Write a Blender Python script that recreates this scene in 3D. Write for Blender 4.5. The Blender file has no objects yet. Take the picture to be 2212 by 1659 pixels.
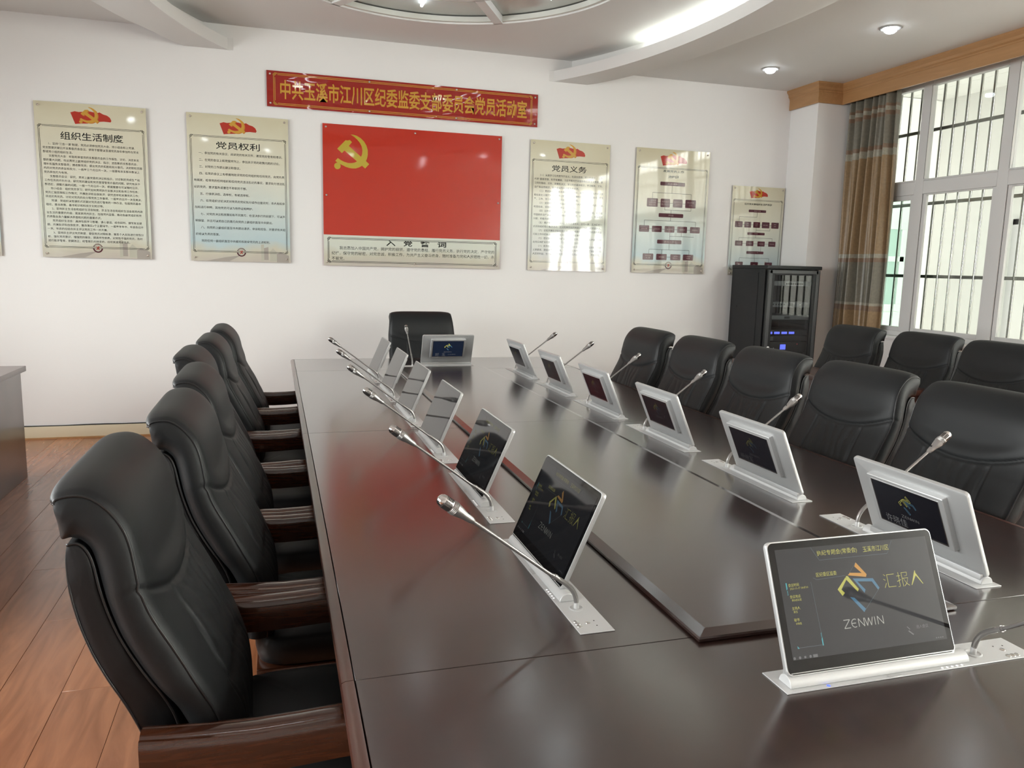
import bpy, bmesh, math, random
from mathutils import Vector, Matrix
random.seed(7)
PI = math.pi
S = bpy.context.scene
COL = S.collection

# ---------------------------------------------------------------- camera, world, lights, exposure
CH = 1.50                                   # eye height
YAW, PITCH, ROLL = 0.29492772, -0.14936743, 0.02446566
F = Vector((math.sin(YAW) * math.cos(PITCH), math.cos(YAW) * math.cos(PITCH), math.sin(PITCH)))
R0 = Vector((math.cos(YAW), -math.sin(YAW), 0)); U0 = R0.cross(F)
RR = math.cos(ROLL) * R0 + math.sin(ROLL) * U0
UU = -math.sin(ROLL) * R0 + math.cos(ROLL) * U0
cd = bpy.data.cameras.new('camera'); cam = bpy.data.objects.new('camera', cd); COL.objects.link(cam)
cam.matrix_world = Matrix(((RR.x, UU.x, -F.x, 0), (RR.y, UU.y, -F.y, 0), (RR.z, UU.z, -F.z, CH), (0, 0, 0, 1)))
cd.sensor_fit = 'HORIZONTAL'; cd.sensor_width = 36; cd.lens = 1684.6 / 2212 * 36
cd.clip_start = 0.05
S.camera = cam

w = bpy.data.worlds.new('sky'); S.world = w; w.use_nodes = True
bg = w.node_tree.nodes['Background']; bg.inputs[0].default_value = (.80, .90, 1, 1); bg.inputs[1].default_value = 1.0

def area(name, loc, rot, sx, sy, power, col=(1, 1, 1), spread=PI):
    l = bpy.data.lights.new(name, 'AREA'); l.shape = 'RECTANGLE'; l.size = sx; l.size_y = sy
    l.energy = power; l.color = col; l.spread = spread
    o = bpy.data.objects.new(name, l); COL.objects.link(o); o.location = loc; o.rotation_euler = rot
    return o
# daylight outside the windows of the left wall
area('daylight_left_window', (-3.84, 2.6, 1.80), (0, math.radians(-64), 0), 1.6, 7.2, 450, (1, 1, 1), math.radians(140))
# daylight in the glazed corridor beyond the right-hand windows
area('daylight_corridor_near', (6.45, 0.4, 3.40), (0, 0, 0), 1.3, 5.6, 470, (1, 1, .97))
area('daylight_corridor_end', (6.45, -2.35, 1.9), (math.radians(90), 0, 0), 1.3, 2.6, 330, (1, 1, .97))

# added fill light, unseen behind the curtain, brightening the corridor's end bay
_l = bpy.data.lights.new('corridor_end_fill', 'POINT'); _l.energy = 9; _l.shadow_soft_size = .15; _l.color = (1, 1, .97)
_o = bpy.data.objects.new('corridor_end_fill', _l); COL.objects.link(_o); _o.location = (5.98, 7.0, 2.3)
S.view_settings.view_transform = 'Standard'; S.view_settings.look = 'None'
S.view_settings.exposure = 0.0; S.view_settings.gamma = 1; S.view_settings.use_curve_mapping = False
try:
    S.cycles.use_denoising = True; S.cycles.max_bounces = 10; S.cycles.transparent_max_bounces = 32; S.cycles.caustics_reflective = False; S.cycles.caustics_refractive = False
    S.cycles.sample_clamp_indirect = 6
except Exception: pass

# ---------------------------------------------------------------- materials
def nmat(name):
    m = bpy.data.materials.new(name); m.use_nodes = True
    return m, m.node_tree.nodes, m.node_tree.links, m.node_tree.nodes['Principled BSDF']
def setp(b, **k):
    names = dict(col='Base Color', rough='Roughness', metal='Metallic', spec='Specular IOR Level', ior='IOR', coat='Coat Weight',
                 coatr='Coat Roughness', emc='Emission Color', ems='Emission Strength', trans='Transmission Weight', sheen='Sheen Weight', alpha='Alpha', aniso='Anisotropic')
    for a, v in k.items():
        if isinstance(v, tuple) and len(v) == 3: v = (*v, 1)
        b.inputs[names[a]].default_value = v
def simple(name, col, rough=.5, **k):
    m, n, l, b = nmat(name); setp(b, col=col, rough=rough, **k); return m
def noise_bump(m, scale=200, strength=.1, dist=.001, coords='Object', detail=4, stretch=(1, 1, 1)):
    n, l = m.node_tree.nodes, m.node_tree.links; b = n['Principled BSDF']
    tc = n.new('ShaderNodeTexCoord'); mp = n.new('ShaderNodeMapping'); mp.inputs['Scale'].default_value = stretch
    t = n.new('ShaderNodeTexNoise'); t.inputs['Scale'].default_value = scale; t.inputs['Detail'].default_value = detail
    bu = n.new('ShaderNodeBump'); bu.inputs['Strength'].default_value = strength; bu.inputs['Distance'].default_value = dist
    l.new(tc.outputs[coords], mp.inputs[0]); l.new(mp.outputs[0], t.inputs['Vector']); l.new(t.outputs[0], bu.inputs['Height']); l.new(bu.outputs[0], b.inputs['Normal'])
    return t
def ramp(n, stops):
    r = n.new('ShaderNodeValToRGB'); e = r.color_ramp.elements
    while len(e) > 1: e.remove(e[0])
    e[0].position = stops[0][0]; e[0].color = (*stops[0][1], 1)
    for p, c in stops[1:]:
        x = e.new(p); x.color = (*c, 1)
    return r
def wood(name, c1, c2, rough, scale, stretch, coat=0, coatr=.1, bump=.05, rnd=0):
    m, n, l, b = nmat(name); setp(b, rough=rough, coat=coat, coatr=coatr)
    tc = n.new('ShaderNodeTexCoord'); mp = n.new('ShaderNodeMapping'); mp.inputs['Scale'].default_value = stretch
    t = n.new('ShaderNodeTexNoise'); t.inputs['Scale'].default_value = scale; t.inputs['Detail'].default_value = 6; t.inputs['Distortion'].default_value = 1.2
    r = ramp(n, [(.3, c1), (.7, c2)])
    l.new(tc.outputs['Object'], mp.inputs[0])
    if rnd:
        oi = n.new('ShaderNodeObjectInfo'); ad = n.new('ShaderNodeVectorMath'); ad.operation = 'ADD'
        mu = n.new('ShaderNodeMath'); mu.operation = 'MULTIPLY'; mu.inputs[1].default_value = 37.0
        l.new(oi.outputs['Random'], mu.inputs[0]); l.new(mp.outputs[0], ad.inputs[0]); l.new(mu.outputs[0], ad.inputs[1]); l.new(ad.outputs[0], t.inputs['Vector'])
        hs = n.new('ShaderNodeHueSaturation'); mr = n.new('ShaderNodeMapRange'); mr.inputs['To Min'].default_value = 1 - rnd; mr.inputs['To Max'].default_value = 1 + rnd
        l.new(oi.outputs['Random'], mr.inputs['Value']); l.new(mr.outputs[0], hs.inputs['Value']); l.new(r.outputs[0], hs.inputs['Color']); l.new(hs.outputs[0], b.inputs['Base Color'])
    else:
        l.new(mp.outputs[0], t.inputs['Vector']); l.new(r.outputs[0], b.inputs['Base Color'])
    l.new(t.outputs[0], r.inputs[0])
    bu = n.new('ShaderNodeBump'); bu.inputs['Strength'].default_value = bump; bu.inputs['Distance'].default_value = .001
    l.new(t.outputs[0], bu.inputs['Height']); l.new(bu.outputs[0], b.inputs['Normal'])
    return m

M = {}
M['wall'] = simple('wall_paint', (.80, .79, .775), .55); noise_bump(M['wall'], 60, .06, .002)
M['ceil'] = simple('ceiling_paint', (.72, .71, .69), .7); noise_bump(M['ceil'], 40, .05, .002)
M['white_ext'] = simple('corridor_paint', (.86, .86, .82), .6)
M['base'] = simple('baseboard_cream', (.66, .58, .42), .35)
M['cornice'] = wood('cornice_oak', (.36, .19, .075), (.43, .235, .10), .42, 3, (6, .6, 6), coat=.2, coatr=.3)
M['floor'] = wood('laminate_floor', (.23, .082, .034), (.37, .148, .066), .26, 2.2, (7, .9, 1), coat=.25, coatr=.18, bump=.04, rnd=.13)
M['gap'] = simple('floor_gap', (.10, .04, .02), .7)
M['table'] = wood('table_veneer', (.022, .0105, .0085), (.034, .0155, .012), .24, 3, (9, 1, 1), coat=.9, coatr=.18, bump=.012)
M['table'].node_tree.nodes['Principled BSDF'].inputs['Coat IOR'].default_value = 1.65
M['tedge'] = wood('table_edge_lacquer', (.060, .022, .015), (.085, .032, .022), .28, 3, (9, 1, 1), coat=.5, coatr=.2, bump=.01)
M['joint'] = simple('dark_joint', (.012, .005, .004), .6)
M['armwood'] = wood('chair_arm_wood', (.028, .008, .0035), (.070, .021, .008), .22, 6, (1, 14, 14), coat=.7, coatr=.08, bump=.02)
M['leather'] = simple('black_leather', (.0075, .009, .010), .50, spec=.36)
def leather():
    t = noise_bump(M['leather'], 420, .10, .0008, detail=3)
leather()
M['leather2'] = simple('black_leather_shell', (.0075, .008, .009), .48, spec=.35); noise_bump(M['leather2'], 420, .1, .0008)
M['piping'] = simple('leather_piping', (.010, .011, .012), .35)
M['stitch'] = simple('black_thread', (.004, .004, .005), .8)
M['silver'] = simple('brushed_aluminium', (.60, .61, .61), .42, metal=.55); noise_bump(M['silver'], 900, .04, .0003)
M['plate'] = simple('satin_silver_plate', (.66, .67, .67), .48, metal=.25)
M['chrome'] = simple('polished_steel', (.75, .75, .74), .15, metal=1)
M['micgrey'] = simple('champagne_grey_metal', (.36, .35, .34), .34, metal=.75)
M['slot'] = simple('dark_slots', (.006, .006, .006), .6)
M['bezel'] = simple('black_glass', (.004, .004, .0045), .035, spec=.5, ior=1.45)
def screen(name, c, s):
    return simple(name, (.006, .006, .007), .05, spec=.5, ior=1.45, emc=c, ems=s)
M['lcd_on'] = screen('lit_lcd', (1, 1, 1), .043)
M['lcd_dim'] = screen('dim_lcd', (.8, .9, 1), .003)
M['lcd_name'] = screen('name_lcd', (.4, .4, 1), .0035)
M['lcd_name_far'] = screen('name_lcd_far', (.25, .45, 1), .028)
for k, c in dict(yellow=(.62, .60, .13), orange=(.72, .36, .08), blue=(.10, .24, .36), white=(.52, .53, .47), cyan=(.10, .50, .55), greyline=(.13, .17, .18), grey=(.2, .2, .2)).items():
    M['s_' + k] = simple('screen_' + k, (.01, .01, .01), .05, emc=c, ems=.75)
    M['d_' + k] = simple('dim_screen_' + k, (.01, .01, .01), .05, emc=c, ems=.16)
M['led_blue'] = simple('blue_led', (.02, .02, .2), .4, emc=(.05, .10, 1), ems=3)
M['led_white'] = simple('white_led', (.6, .6, .6), .4, emc=(1, 1, 1), ems=1.0)
M['led_red'] = simple('red_led', (.3, .02, .02), .4, emc=(1, .12, .12), ems=2)
M['lcdblue'] = simple('blue_amplifier_display', (.02, .02, .2), .3, emc=(.14, .18, 1), ems=2.2)
M['rack'] = simple('black_steel', (.010, .011, .012), .45, spec=.35); noise_bump(M['rack'], 700, .05, .0003)
M['rackgrey'] = simple('grey_steel', (.07, .072, .075), .4, metal=.3)
M['device'] = simple('device_front', (.035, .037, .04), .4)
M['device_l'] = simple('pale_device_front', (.25, .26, .27), .4)
M['frame'] = simple('window_pvc', (.62, .62, .61), .4)
M['gasket'] = simple('window_gasket', (.04, .045, .04), .6)
M['steel'] = simple('stainless_tube', (.30, .30, .28), .24, metal=1)
M['lampring'] = simple('lamp_ring', (.5, .5, .5), .3, metal=.6)
M['bulb'] = simple('lamp_bulb', (1, 1, 1), .4, emc=(.86, .94, 1), ems=26)
M['tube'] = simple('cove_tube', (1, 1, 1), .4, emc=(.93, 1, .93), ems=16)
M['tubes'] = simple('skylight_tube', (1, 1, 1), .4, emc=(.86, .95, 1), ems=26)
M['frost'] = simple('satin_recess_panel', (.50, .52, .49), .22, metal=.5); noise_bump(M['frost'], 30, .12, .002, stretch=(8, 1, 1))
M['cream'] = simple('cream_trim', (.66, .66, .60), .5)
M['cable'] = simple('black_cable', (.01, .01, .012), .5)
M['print_black'] = simple('black_print', (.018, .02, .018), .06, spec=.5)
M['print_maroon'] = simple('maroon_print', (.085, .022, .032), .05, spec=.5)
M['print_pale'] = simple('pale_print', (.42, .30, .30), .06)
M['print_red'] = simple('red_print', (.42, .035, .02), .05, spec=.5)
M['print_gold'] = simple('gold_print', (.55, .30, .045), .05)
M['print_orange'] = simple('orange_print', (.50, .17, .03), .05)
M['emblem'] = simple('yellow_emblem', (.47, .36, .045), .05)
M['pin'] = simple('pin_cap', (.55, .48, .42), .25, metal=.5)
M['acryl_edge'] = simple('clear_acrylic_edge', (.55, .60, .52), .08)

def glassmat(name, tint, ior):
    m = bpy.data.materials.new(name); m.use_nodes = True; n, l = m.node_tree.nodes, m.node_tree.links; n.clear()
    o = n.new('ShaderNodeOutputMaterial'); mx = n.new('ShaderNodeMixShader'); t = n.new('ShaderNodeBsdfTransparent'); g = n.new('ShaderNodeBsdfGlossy')
    f = n.new('ShaderNodeFresnel'); f.inputs[0].default_value = ior; t.inputs[0].default_value = (*tint, 1); g.inputs['Roughness'].default_value = .01
    ge = n.new('ShaderNodeNewGeometry'); iv = n.new('ShaderNodeMath'); iv.operation = 'SUBTRACT'; iv.inputs[0].default_value = 1   # reflect on the outer face of the sheet only
    mm = n.new('ShaderNodeMath'); mm.operation = 'MULTIPLY'; l.new(ge.outputs['Backfacing'], iv.inputs[1]); l.new(f.outputs[0], mm.inputs[0]); l.new(iv.outputs[0], mm.inputs[1])
    l.new(mm.outputs[0], mx.inputs[0]); l.new(t.outputs[0], mx.inputs[1]); l.new(g.outputs[0], mx.inputs[2]); l.new(mx.outputs[0], o.inputs[0])
    return m
M['pane'] = glassmat('window_glass', (.97, .98, .97), 1.35)
M['pane_green'] = glassmat('tinted_window_glass', (.80, .90, .86), 1.4)
M['rackglass'] = glassmat('rack_door_glass', (.72, .74, .74), 1.75)

def flagred(name, col, wav):
    m, n, l, b = nmat(name); setp(b, col=col, rough=.06, spec=.5)
    t = noise_bump(m, wav[0], wav[1], wav[2], detail=1, stretch=(1, 1, 2.2))
    return m
M['banner'] = flagred('banner_film', (.30, .022, .016), (2.6, .9, .03))
M['flag'] = flagred('flag_acrylic', (.47, .035, .018), (1.0, .35, .02))

def poster_mat(name, h, lowtone, mid):
    m, n, l, b = nmat(name); setp(b, rough=.045, spec=.5)
    tc = n.new('ShaderNodeTexCoord'); sp = n.new('ShaderNodeSeparateXYZ'); l.new(tc.outputs['Object'], sp.inputs[0])
    t = n.new('ShaderNodeTexNoise'); t.inputs['Scale'].default_value = 3.2; t.inputs['Detail'].default_value = 3; l.new(tc.outputs['Object'], t.inputs['Vector'])
    ma = n.new('ShaderNodeMath'); ma.operation = 'MULTIPLY_ADD'; ma.inputs[1].default_value = .22; ma.inputs[2].default_value = -.11
    l.new(t.outputs[0], ma.inputs[0])
    mr = n.new('ShaderNodeMapRange'); mr.inputs['From Min'].default_value = 0; mr.inputs['From Max'].default_value = -h
    l.new(sp.outputs['Z'], mr.inputs['Value'])
    ad = n.new('ShaderNodeMath'); ad.operation = 'ADD'; l.new(mr.outputs[0], ad.inputs[0]); l.new(ma.outputs[0], ad.inputs[1])
    r = ramp(n, [(0, (.60, .56, .40)), (.12, (.64, .61, .46)), (.40, (.70, .69, .57)), (.62, mid), (.86, lowtone), (.93, (.55, .53, .42)), (1, (.50, .46, .40))])
    l.new(ad.outputs[0], r.inputs[0]); l.new(r.outputs[0], b.inputs['Base Color'])
    # slightly wavy acrylic sheet
    t2 = n.new('ShaderNodeTexNoise'); t2.inputs['Scale'].default_value = 1.3; l.new(tc.outputs['Object'], t2.inputs['Vector'])
    bu = n.new('ShaderNodeBump'); bu.inputs['Strength'].default_value = .25; bu.inputs['Distance'].default_value = .012
    l.new(t2.outputs[0], bu.inputs['Height']); l.new(bu.outputs[0], b.inputs['Normal'])
    return m
M['poster_warm'] = poster_mat('poster_acrylic_warm', 1.2, (.62, .65, .57), (.67, .70, .58))
M['poster_blue'] = poster_mat('poster_acrylic_blue', 1.2, (.46, .58, .60), (.58, .65, .61))
M['poster_grey'] = poster_mat('poster_acrylic_grey', 1.2, (.54, .56, .54), (.62, .66, .57))
M['poster_small'] = poster_mat('poster_acrylic_small', .9, (.49, .57, .58), (.62, .65, .57))
M['print_tower'] = simple('faded_picture_print', (.46, .45, .37), .05); M['print_wallpic'] = simple('faded_wall_print', (.36, .33, .29), .05)

def curtain_mat():
    m, n, l, b = nmat('curtain_damask'); setp(b, rough=.36, sheen=.4, spec=.4)
    tc = n.new('ShaderNodeTexCoord'); sp = n.new('ShaderNodeSeparateXYZ'); l.new(tc.outputs['Object'], sp.inputs[0])
    gold, grey, brn, pale = (.27, .175, .085), (.18, .165, .125), (.20, .125, .075), (.32, .30, .23)
    mr = n.new('ShaderNodeMapRange'); mr.inputs['From Min'].default_value = 0; mr.inputs['From Max'].default_value = 3.3; l.new(sp.outputs['Z'], mr.inputs['Value'])
    st = [(0, gold), (1.16, brn), (1.21, pale), (1.235, grey), (1.62, brn), (1.66, pale), (1.70, gold), (2.60, pale), (2.66, brn), (2.70, grey), (2.955, brn), (3.0, pale), (3.03, brn), (3.06, grey)]
    r = ramp(n, [(p / 3.3, c) for p, c in st]); r.color_ramp.interpolation = 'CONSTANT'
    t = n.new('ShaderNodeTexNoise'); t.inputs['Scale'].default_value = 45; t.inputs['Detail'].default_value = 3; l.new(tc.outputs['Object'], t.inputs['Vector'])
    mx = n.new('ShaderNodeMix'); mx.data_type = 'RGBA'; mx.blend_type = 'MULTIPLY'; mx.inputs[0].default_value = .5
    rr = ramp(n, [(.35, (.65, .65, .65)), (.65, (1, 1, 1))]); l.new(t.outputs[0], rr.inputs[0])
    l.new(mr.outputs[0], r.inputs[0]); l.new(r.outputs[0], mx.inputs[6]); l.new(rr.outputs[0], mx.inputs[7]); l.new(mx.outputs[2], b.inputs['Base Color'])
    bu = n.new('ShaderNodeBump'); bu.inputs['Strength'].default_value = .3; bu.inputs['Distance'].default_value = .001
    l.new(t.outputs[0], bu.inputs['Height']); l.new(bu.outputs[0], b.inputs['Normal'])
    return m
M['curtain'] = curtain_mat()

# ---------------------------------------------------------------- mesh helpers
class MB:
    def __init__(s): s.v = []; s.f = []
    def add(s, v, f):
        n = len(s.v); s.v += [tuple(p) for p in v]; s.f += [tuple(i + n for i in q) for q in f]; return s
    def box(s, x0, x1, y0, y1, z0, z1):
        v = [(x, y, z) for z in (z0, z1) for y in (y0, y1) for x in (x0, x1)]
        return s.add(v, [(0, 2, 3, 1), (4, 5, 7, 6), (0, 1, 5, 4), (2, 6, 7, 3), (0, 4, 6, 2), (1, 3, 7, 5)])
    def prism(s, pts, fn, a, b, caps=True):
        """2-D outline pts swept between a and b; fn(p, t) gives the 3-D point"""
        n = len(pts); v = [fn(p, a) for p in pts] + [fn(p, b) for p in pts]
        f = [(i, (i + 1) % n, n + (i + 1) % n, n + i) for i in range(n)]
        if caps: f += [tuple(range(n - 1, -1, -1)), tuple(range(n, 2 * n))]
        return s.add(v, f)
    def loft(s, rings, closed=True, caps=False):
        n = len(rings[0]); v = [p for r in rings for p in r]; f = []
        for k in range(len(rings) - 1):
            for i in range(n if closed else n - 1):
                j = (i + 1) % n; f.append((k * n + i, k * n + j, (k + 1) * n + j, (k + 1) * n + i))
        if caps: f += [tuple(range(n - 1, -1, -1)), tuple(range((len(rings) - 1) * n, len(rings) * n))]
        return s.add(v, f)
    def tube(s, path, r, n=8, caps=True):
        path = [Vector(p) for p in path]; rr = r if isinstance(r, (list, tuple)) else [r] * len(path); rings = []
        up = None
        for i, p in enumerate(path):
            d = (path[min(i + 1, len(path) - 1)] - path[max(i - 1, 0)]).normalized()
            if up is None:
                up = Vector((0, 0, 1)) if abs(d.z) < .9 else Vector((1, 0, 0))
            a = d.cross(up).normalized(); up = a.cross(d).normalized()
            rings.append([tuple(p + (a * math.cos(t) + up * math.sin(t)) * rr[i]) for t in [2 * PI * k / n for k in range(n)]])
        return s.loft(rings, True, caps)
    def lathe(s, prof, c, axis, n=16):
        """prof: list of (radius, height) along axis from c"""
        ax = Vector(axis).normalized(); t = Vector((0, 0, 1)) if abs(ax.z) < .9 else Vector((1, 0, 0))
        a = ax.cross(t).normalized(); b = ax.cross(a); c = Vector(c)
        rings = [[tuple(c + ax * h + (a * math.cos(q) + b * math.sin(q)) * max(r, 1e-5)) for q in [2 * PI * k / n for k in range(n)]] for r, h in prof]
        return s.loft(rings, True, True)
    def xf(s, fn): s.v = [tuple(fn(*p)) for p in s.v]; return s
    def mesh(s, name, mat, bevel=0, smooth=False, seg=2, angle=40):
        me = bpy.data.meshes.new(name); me.from_pydata(s.v, [], s.f); me.update()
        bm = bmesh.new(); bm.from_mesh(me); bmesh.ops.recalc_face_normals(bm, faces=bm.faces)
        if bevel:
            es = [e for e in bm.edges if len(e.link_faces) == 2 and e.calc_face_angle(0) > math.radians(30)]
            bmesh.ops.bevel(bm, geom=es, offset=bevel, segments=seg, profile=.6, affect='EDGES', clamp_overlap=True)
        bm.to_mesh(me); bm.free()
        if smooth or bevel:
            for p in me.polygons: p.use_smooth = True
            try: me.set_sharp_from_angle(angle=math.radians(angle))
            except Exception: pass
        me.materials.append(mat); return me
    def build(s, name, mat, parent=None, bevel=0, smooth=False, seg=2, angle=40, label=None):
        o = bpy.data.objects.new(name, s.mesh(name, mat, bevel, smooth, seg, angle)); COL.objects.link(o)
        if parent: o.parent = parent
        if label: o['label'] = label
        return o
def inst(name, mesh, parent=None, loc=(0, 0, 0), rz=0):
    o = bpy.data.objects.new(name, mesh); COL.objects.link(o); o.location = loc; o.rotation_euler = (0, 0, rz)
    if parent: o.parent = parent
    return o
def tag(o, label=None, cat=None, group=None, kind=None):
    for k, v in (('label', label), ('category', cat), ('group', group), ('kind', kind)):
        if v: o[k] = v
    return o
def thing(name, label, cat, loc=(0, 0, 0), rz=0, group=None):
    o = bpy.data.objects.new(name, None); COL.objects.link(o); o.location = loc; o.rotation_euler = (0, 0, rz); o.empty_display_size = .05
    return tag(o, label, cat, group)
def kids(o): return [c for c in bpy.data.objects if c.parent == o]
def copy_tree(root, loc, rz, label, group=None):
    r = root.copy(); COL.objects.link(r); r.location = loc; r.rotation_euler = (0, 0, rz); r['label'] = label
    if group: r['group'] = group
    for ch in CH_CACHE.setdefault(root.name, kids(root)):
        c = ch.copy(); COL.objects.link(c); c.parent = r
        for g in CH_CACHE.setdefault(ch.name, kids(ch)):
            d = g.copy(); COL.objects.link(d); d.parent = c
    return r
CH_CACHE = {}
def struct(o): o['kind'] = 'structure'; return o

# text outlines
TC = bpy.data.curves.new('lettering', 'FONT'); TC.resolution_u = 1
TO = bpy.data.objects.new('lettering', TC); COL.objects.link(TO)
def glyphs(txt, size, offset=0.0):
    TC.body = txt; TC.size = 1; TC.offset = offset
    dg = bpy.context.evaluated_depsgraph_get(); dg.update()
    ev = TO.evaluated_get(dg); me = ev.to_mesh()
    v = [(q.co.x * size, q.co.y * size) for q in me.vertices]; f = [tuple(p.vertices) for p in me.polygons]
    ev.to_mesh_clear(); return v, f
def put_text(mb, txt, size, x, z, mapf, width=None, height=None, center=False, offset=0.0):
    """x, z: left end and baseline in the sheet's own coordinates; width/height fit the lettering"""
    v, f = glyphs(txt, size, offset)
    if not v: return
    x0 = min(p[0] for p in v); x1 = max(p[0] for p in v); z0 = min(p[1] for p in v); z1 = max(p[1] for p in v)
    sx = width / (x1 - x0) if width else 1; sz = height / (z1 - z0) if height else 1
    ox = x - (x0 * sx if width else 0); oz = z - (z0 * sz if height else 0)
    if center: ox = x - (x0 + x1) / 2 * sx
    mb.add([mapf(p[0] * sx + ox, p[1] * sz + oz) for p in v], f)

# ---------------------------------------------------------------- room shell
XL, XR, YF, YB = -3.45, 5.60, -2.55, 7.142
ZC, ZU = 3.33, 3.40
struct(MB().box(XL - .2, XR + .12, YB, YB + .2, -.05, 3.7).build('wall_back', M['wall']))
# left wall with window openings
lw = MB(); lw.box(XL - .2, XL, YF, YB, -.05, 1.0); lw.box(XL - .2, XL, YF, YB, 2.60, 3.7)
for a, b in ((YF, -1.2), (1.0, 1.3), (3.5, 3.8), (6.0, YB)): lw.box(XL - .2, XL, a, b, 1.0, 2.60)
struct(lw.build('wall_left', M['wall']))
struct(MB().box(XL - .2, XR + .4, YF - .2, YF, -.05, 3.7).build('wall_front', M['wall']))
# right wall: column at the far corner, sill wall, head
rw = MB(); rw.box(5.08, XR + .12, 6.715, YB, -.05, 3.45); rw.box(5.52, 5.70, YF, 6.72, -.05, .92); rw.box(5.48, 5.74, YF, 6.72, 3.22, 3.45)
struct(rw.build('wall_right', M['wall']))
struct(MB().box(5.47, 5.72, YF, 6.71, .92, .945).build('trim_4', M['wall'], bevel=.004))
# windows of the left and front walls
def plain_window(nm, axis, a, b, pos):
    n = 3; fr = MB(); t = .06
    def bx(m, u0, u1, z0, z1, d=.05):
        if axis == 'x': m.box(pos - d / 2, pos + d / 2, u0, u1, z0, z1)
        else: m.box(u0, u1, pos - d / 2, pos + d / 2, z0, z1)
    bx(fr, a, b, 1.0, 1.0 + t); bx(fr, a, b, 2.6 - t, 2.6); bx(fr, a, b, 2.1, 2.1 + t)
    for i in range(n + 1):
        u = a + (b - a - t) * i / n; bx(fr, u, u + t, 1.0, 2.60)
    o = struct(fr.build(nm, M['frame']))
    g = MB(); bx(g, a + .02, b - .02, 1.02, 2.58, .006); g.build('pane', M['pane'], o)
plain_window('window_11', 'x', -1.2, 1.0, XL - .1); plain_window('window_12', 'x', 1.3, 3.5, XL - .1); plain_window('window_13', 'x', 3.8, 6.0, XL - .1)

# floor: laminate planks, joints open
struct(MB().box(XL, XR, YF, YB, -.05, -.004).build('floor', M['gap']))
floor = bpy.data.objects['floor']
pw, pl = .2035, 1.22
pm = MB().box(.0006, pw - .0006, .0006, pl - .0006, -.004, 0).mesh('plank', M['floor'], bevel=.0006, seg=1)
x00 = -.945
rest = MB(); cnt = 0
for k in range(-13, 33):
    x = x00 + k * pw
    y0 = 3.465 - .61 * k
    y0 = y0 - pl * math.ceil((y0 - YF) / pl)
    while y0 < YB:
        a, b = max(y0, YF), min(y0 + pl, YB); xa, xb = max(x, XL), min(x + pw, XR)
        if xb > xa + .01 and b > a + .01:
            full = (b - a > pl - .001) and (xb - xa > pw - .001)
            if k <= 6 and a >= -.2:
                if full: inst('plank', pm, floor, (x, y0, 0))
                else: MB().box(xa + .0006, xb - .0006, a + .0006, b - .0006, -.004, 0).build('plank', M['floor'], floor)
            else: rest.box(xa + .0006, xb - .0006, a + .0006, b - .0006, -.004, 0)
        y0 += pl
o = rest.build('plank_area', M['floor'], floor); o['kind'] = 'stuff'
# skirting
bb = MB(); bb.box(XL, 5.08, YB - .014, YB, 0, .104); struct(bb.build('baseboard_back', M['base'], bevel=.003))
struct(MB().box(XL, XL + .014, YF, YB - .014, 0, .104).build('baseboard_left', M['base'], bevel=.003))
struct(MB().box(XL, 5.08, YB - .022, YB - .014, 0, .012).build('baseboard_reflection', M['cornice']))  # brown strip modelled in place of the reflection at the skirting's foot
cb = MB(); pth = [(x, YB - .008, .109 + .002 * math.sin(x * 5) + (.004 if int(x * 3) % 4 == 0 else 0)) for x in [XL + .1 + .15 * i for i in range(34)]]
cb.tube(pth, .0045, 6)
tag(cb.build('cable', M['cable'], smooth=True), 'thin black cable lying along the top of the cream skirting at the back wall', 'cable')

# ceiling: dropped outer field, oval tray with ledge and cove, upper field with round light well
EC = (1.08, 4.9); EA, EB = 1.98, 3.2
def ell(off, th, z):
    x = EC[0] + (EA + off) * math.cos(th); y = EC[1] + (EB + off) * math.sin(th)
    if y > YB - .001:
        # slide along the wall line
        y = YB - .001; h = (EA + off) * math.sqrt(max(0, 1 - ((y - EC[1]) / (EB + off)) ** 2)); x = max(EC[0] - h, min(EC[0] + h, x))
    return (x, y, z)
NT = 144
ths = sorted(set([2 * PI * i / NT for i in range(NT)] + [math.atan2(cy - EC[1], cx - EC[0]) % (2 * PI) for cx in (XL - .02, XR + .1) for cy in (YF - .02, YB + .02)]))
def rect_hit(c, th, x0, x1, y0, y1):
    dx, dy = math.cos(th), math.sin(th); t = 1e9
    if dx > 1e-9: t = min(t, (x1 - c[0]) / dx)
    if dx < -1e-9: t = min(t, (x0 - c[0]) / dx)
    if dy > 1e-9: t = min(t, (y1 - c[1]) / dy)
    if dy < -1e-9: t = min(t, (y0 - c[1]) / dy)
    return (c[0] + dx * t, c[1] + dy * t)
def ray_ell(c, th, off):
    dx, dy = math.cos(th), math.sin(th); a, b = EA + off, EB + off; px, py = c[0] - EC[0], c[1] - EC[1]
    A = dx * dx / a / a + dy * dy / b / b; Bq = 2 * (px * dx / a / a + py * dy / b / b); Cq = px * px / a / a + py * py / b / b - 1
    t = (-Bq + math.sqrt(Bq * Bq - 4 * A * Cq)) / (2 * A)
    x, y = c[0] + dx * t, c[1] + dy * t
    if y > YB + .02: t *= (YB + .02 - c[1]) / (y - c[1]); x, y = c[0] + dx * t, c[1] + dy * t
    return (x, y)
def ring_strip(pa, pb): return [list(pa), list(pb)]
oc = MB()
inner = [(*ray_ell(EC, t, .62), ZC) for t in ths]; outer = [(*rect_hit(EC, t, XL - .02, XR + .1, YF - .02, YB + .02), ZC) for t in ths]
oc.loft([outer, inner])
tray = [(.62, ZC), (.32, 3.203), (0, 3.203), (0, 3.296), (.02, 3.296), (.02, 3.25), (.17, 3.25), (.17, ZU)]
oc.loft([[(*ray_ell(EC, t, o_), z_) for t in ths] for o_, z_ in tray])
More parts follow.
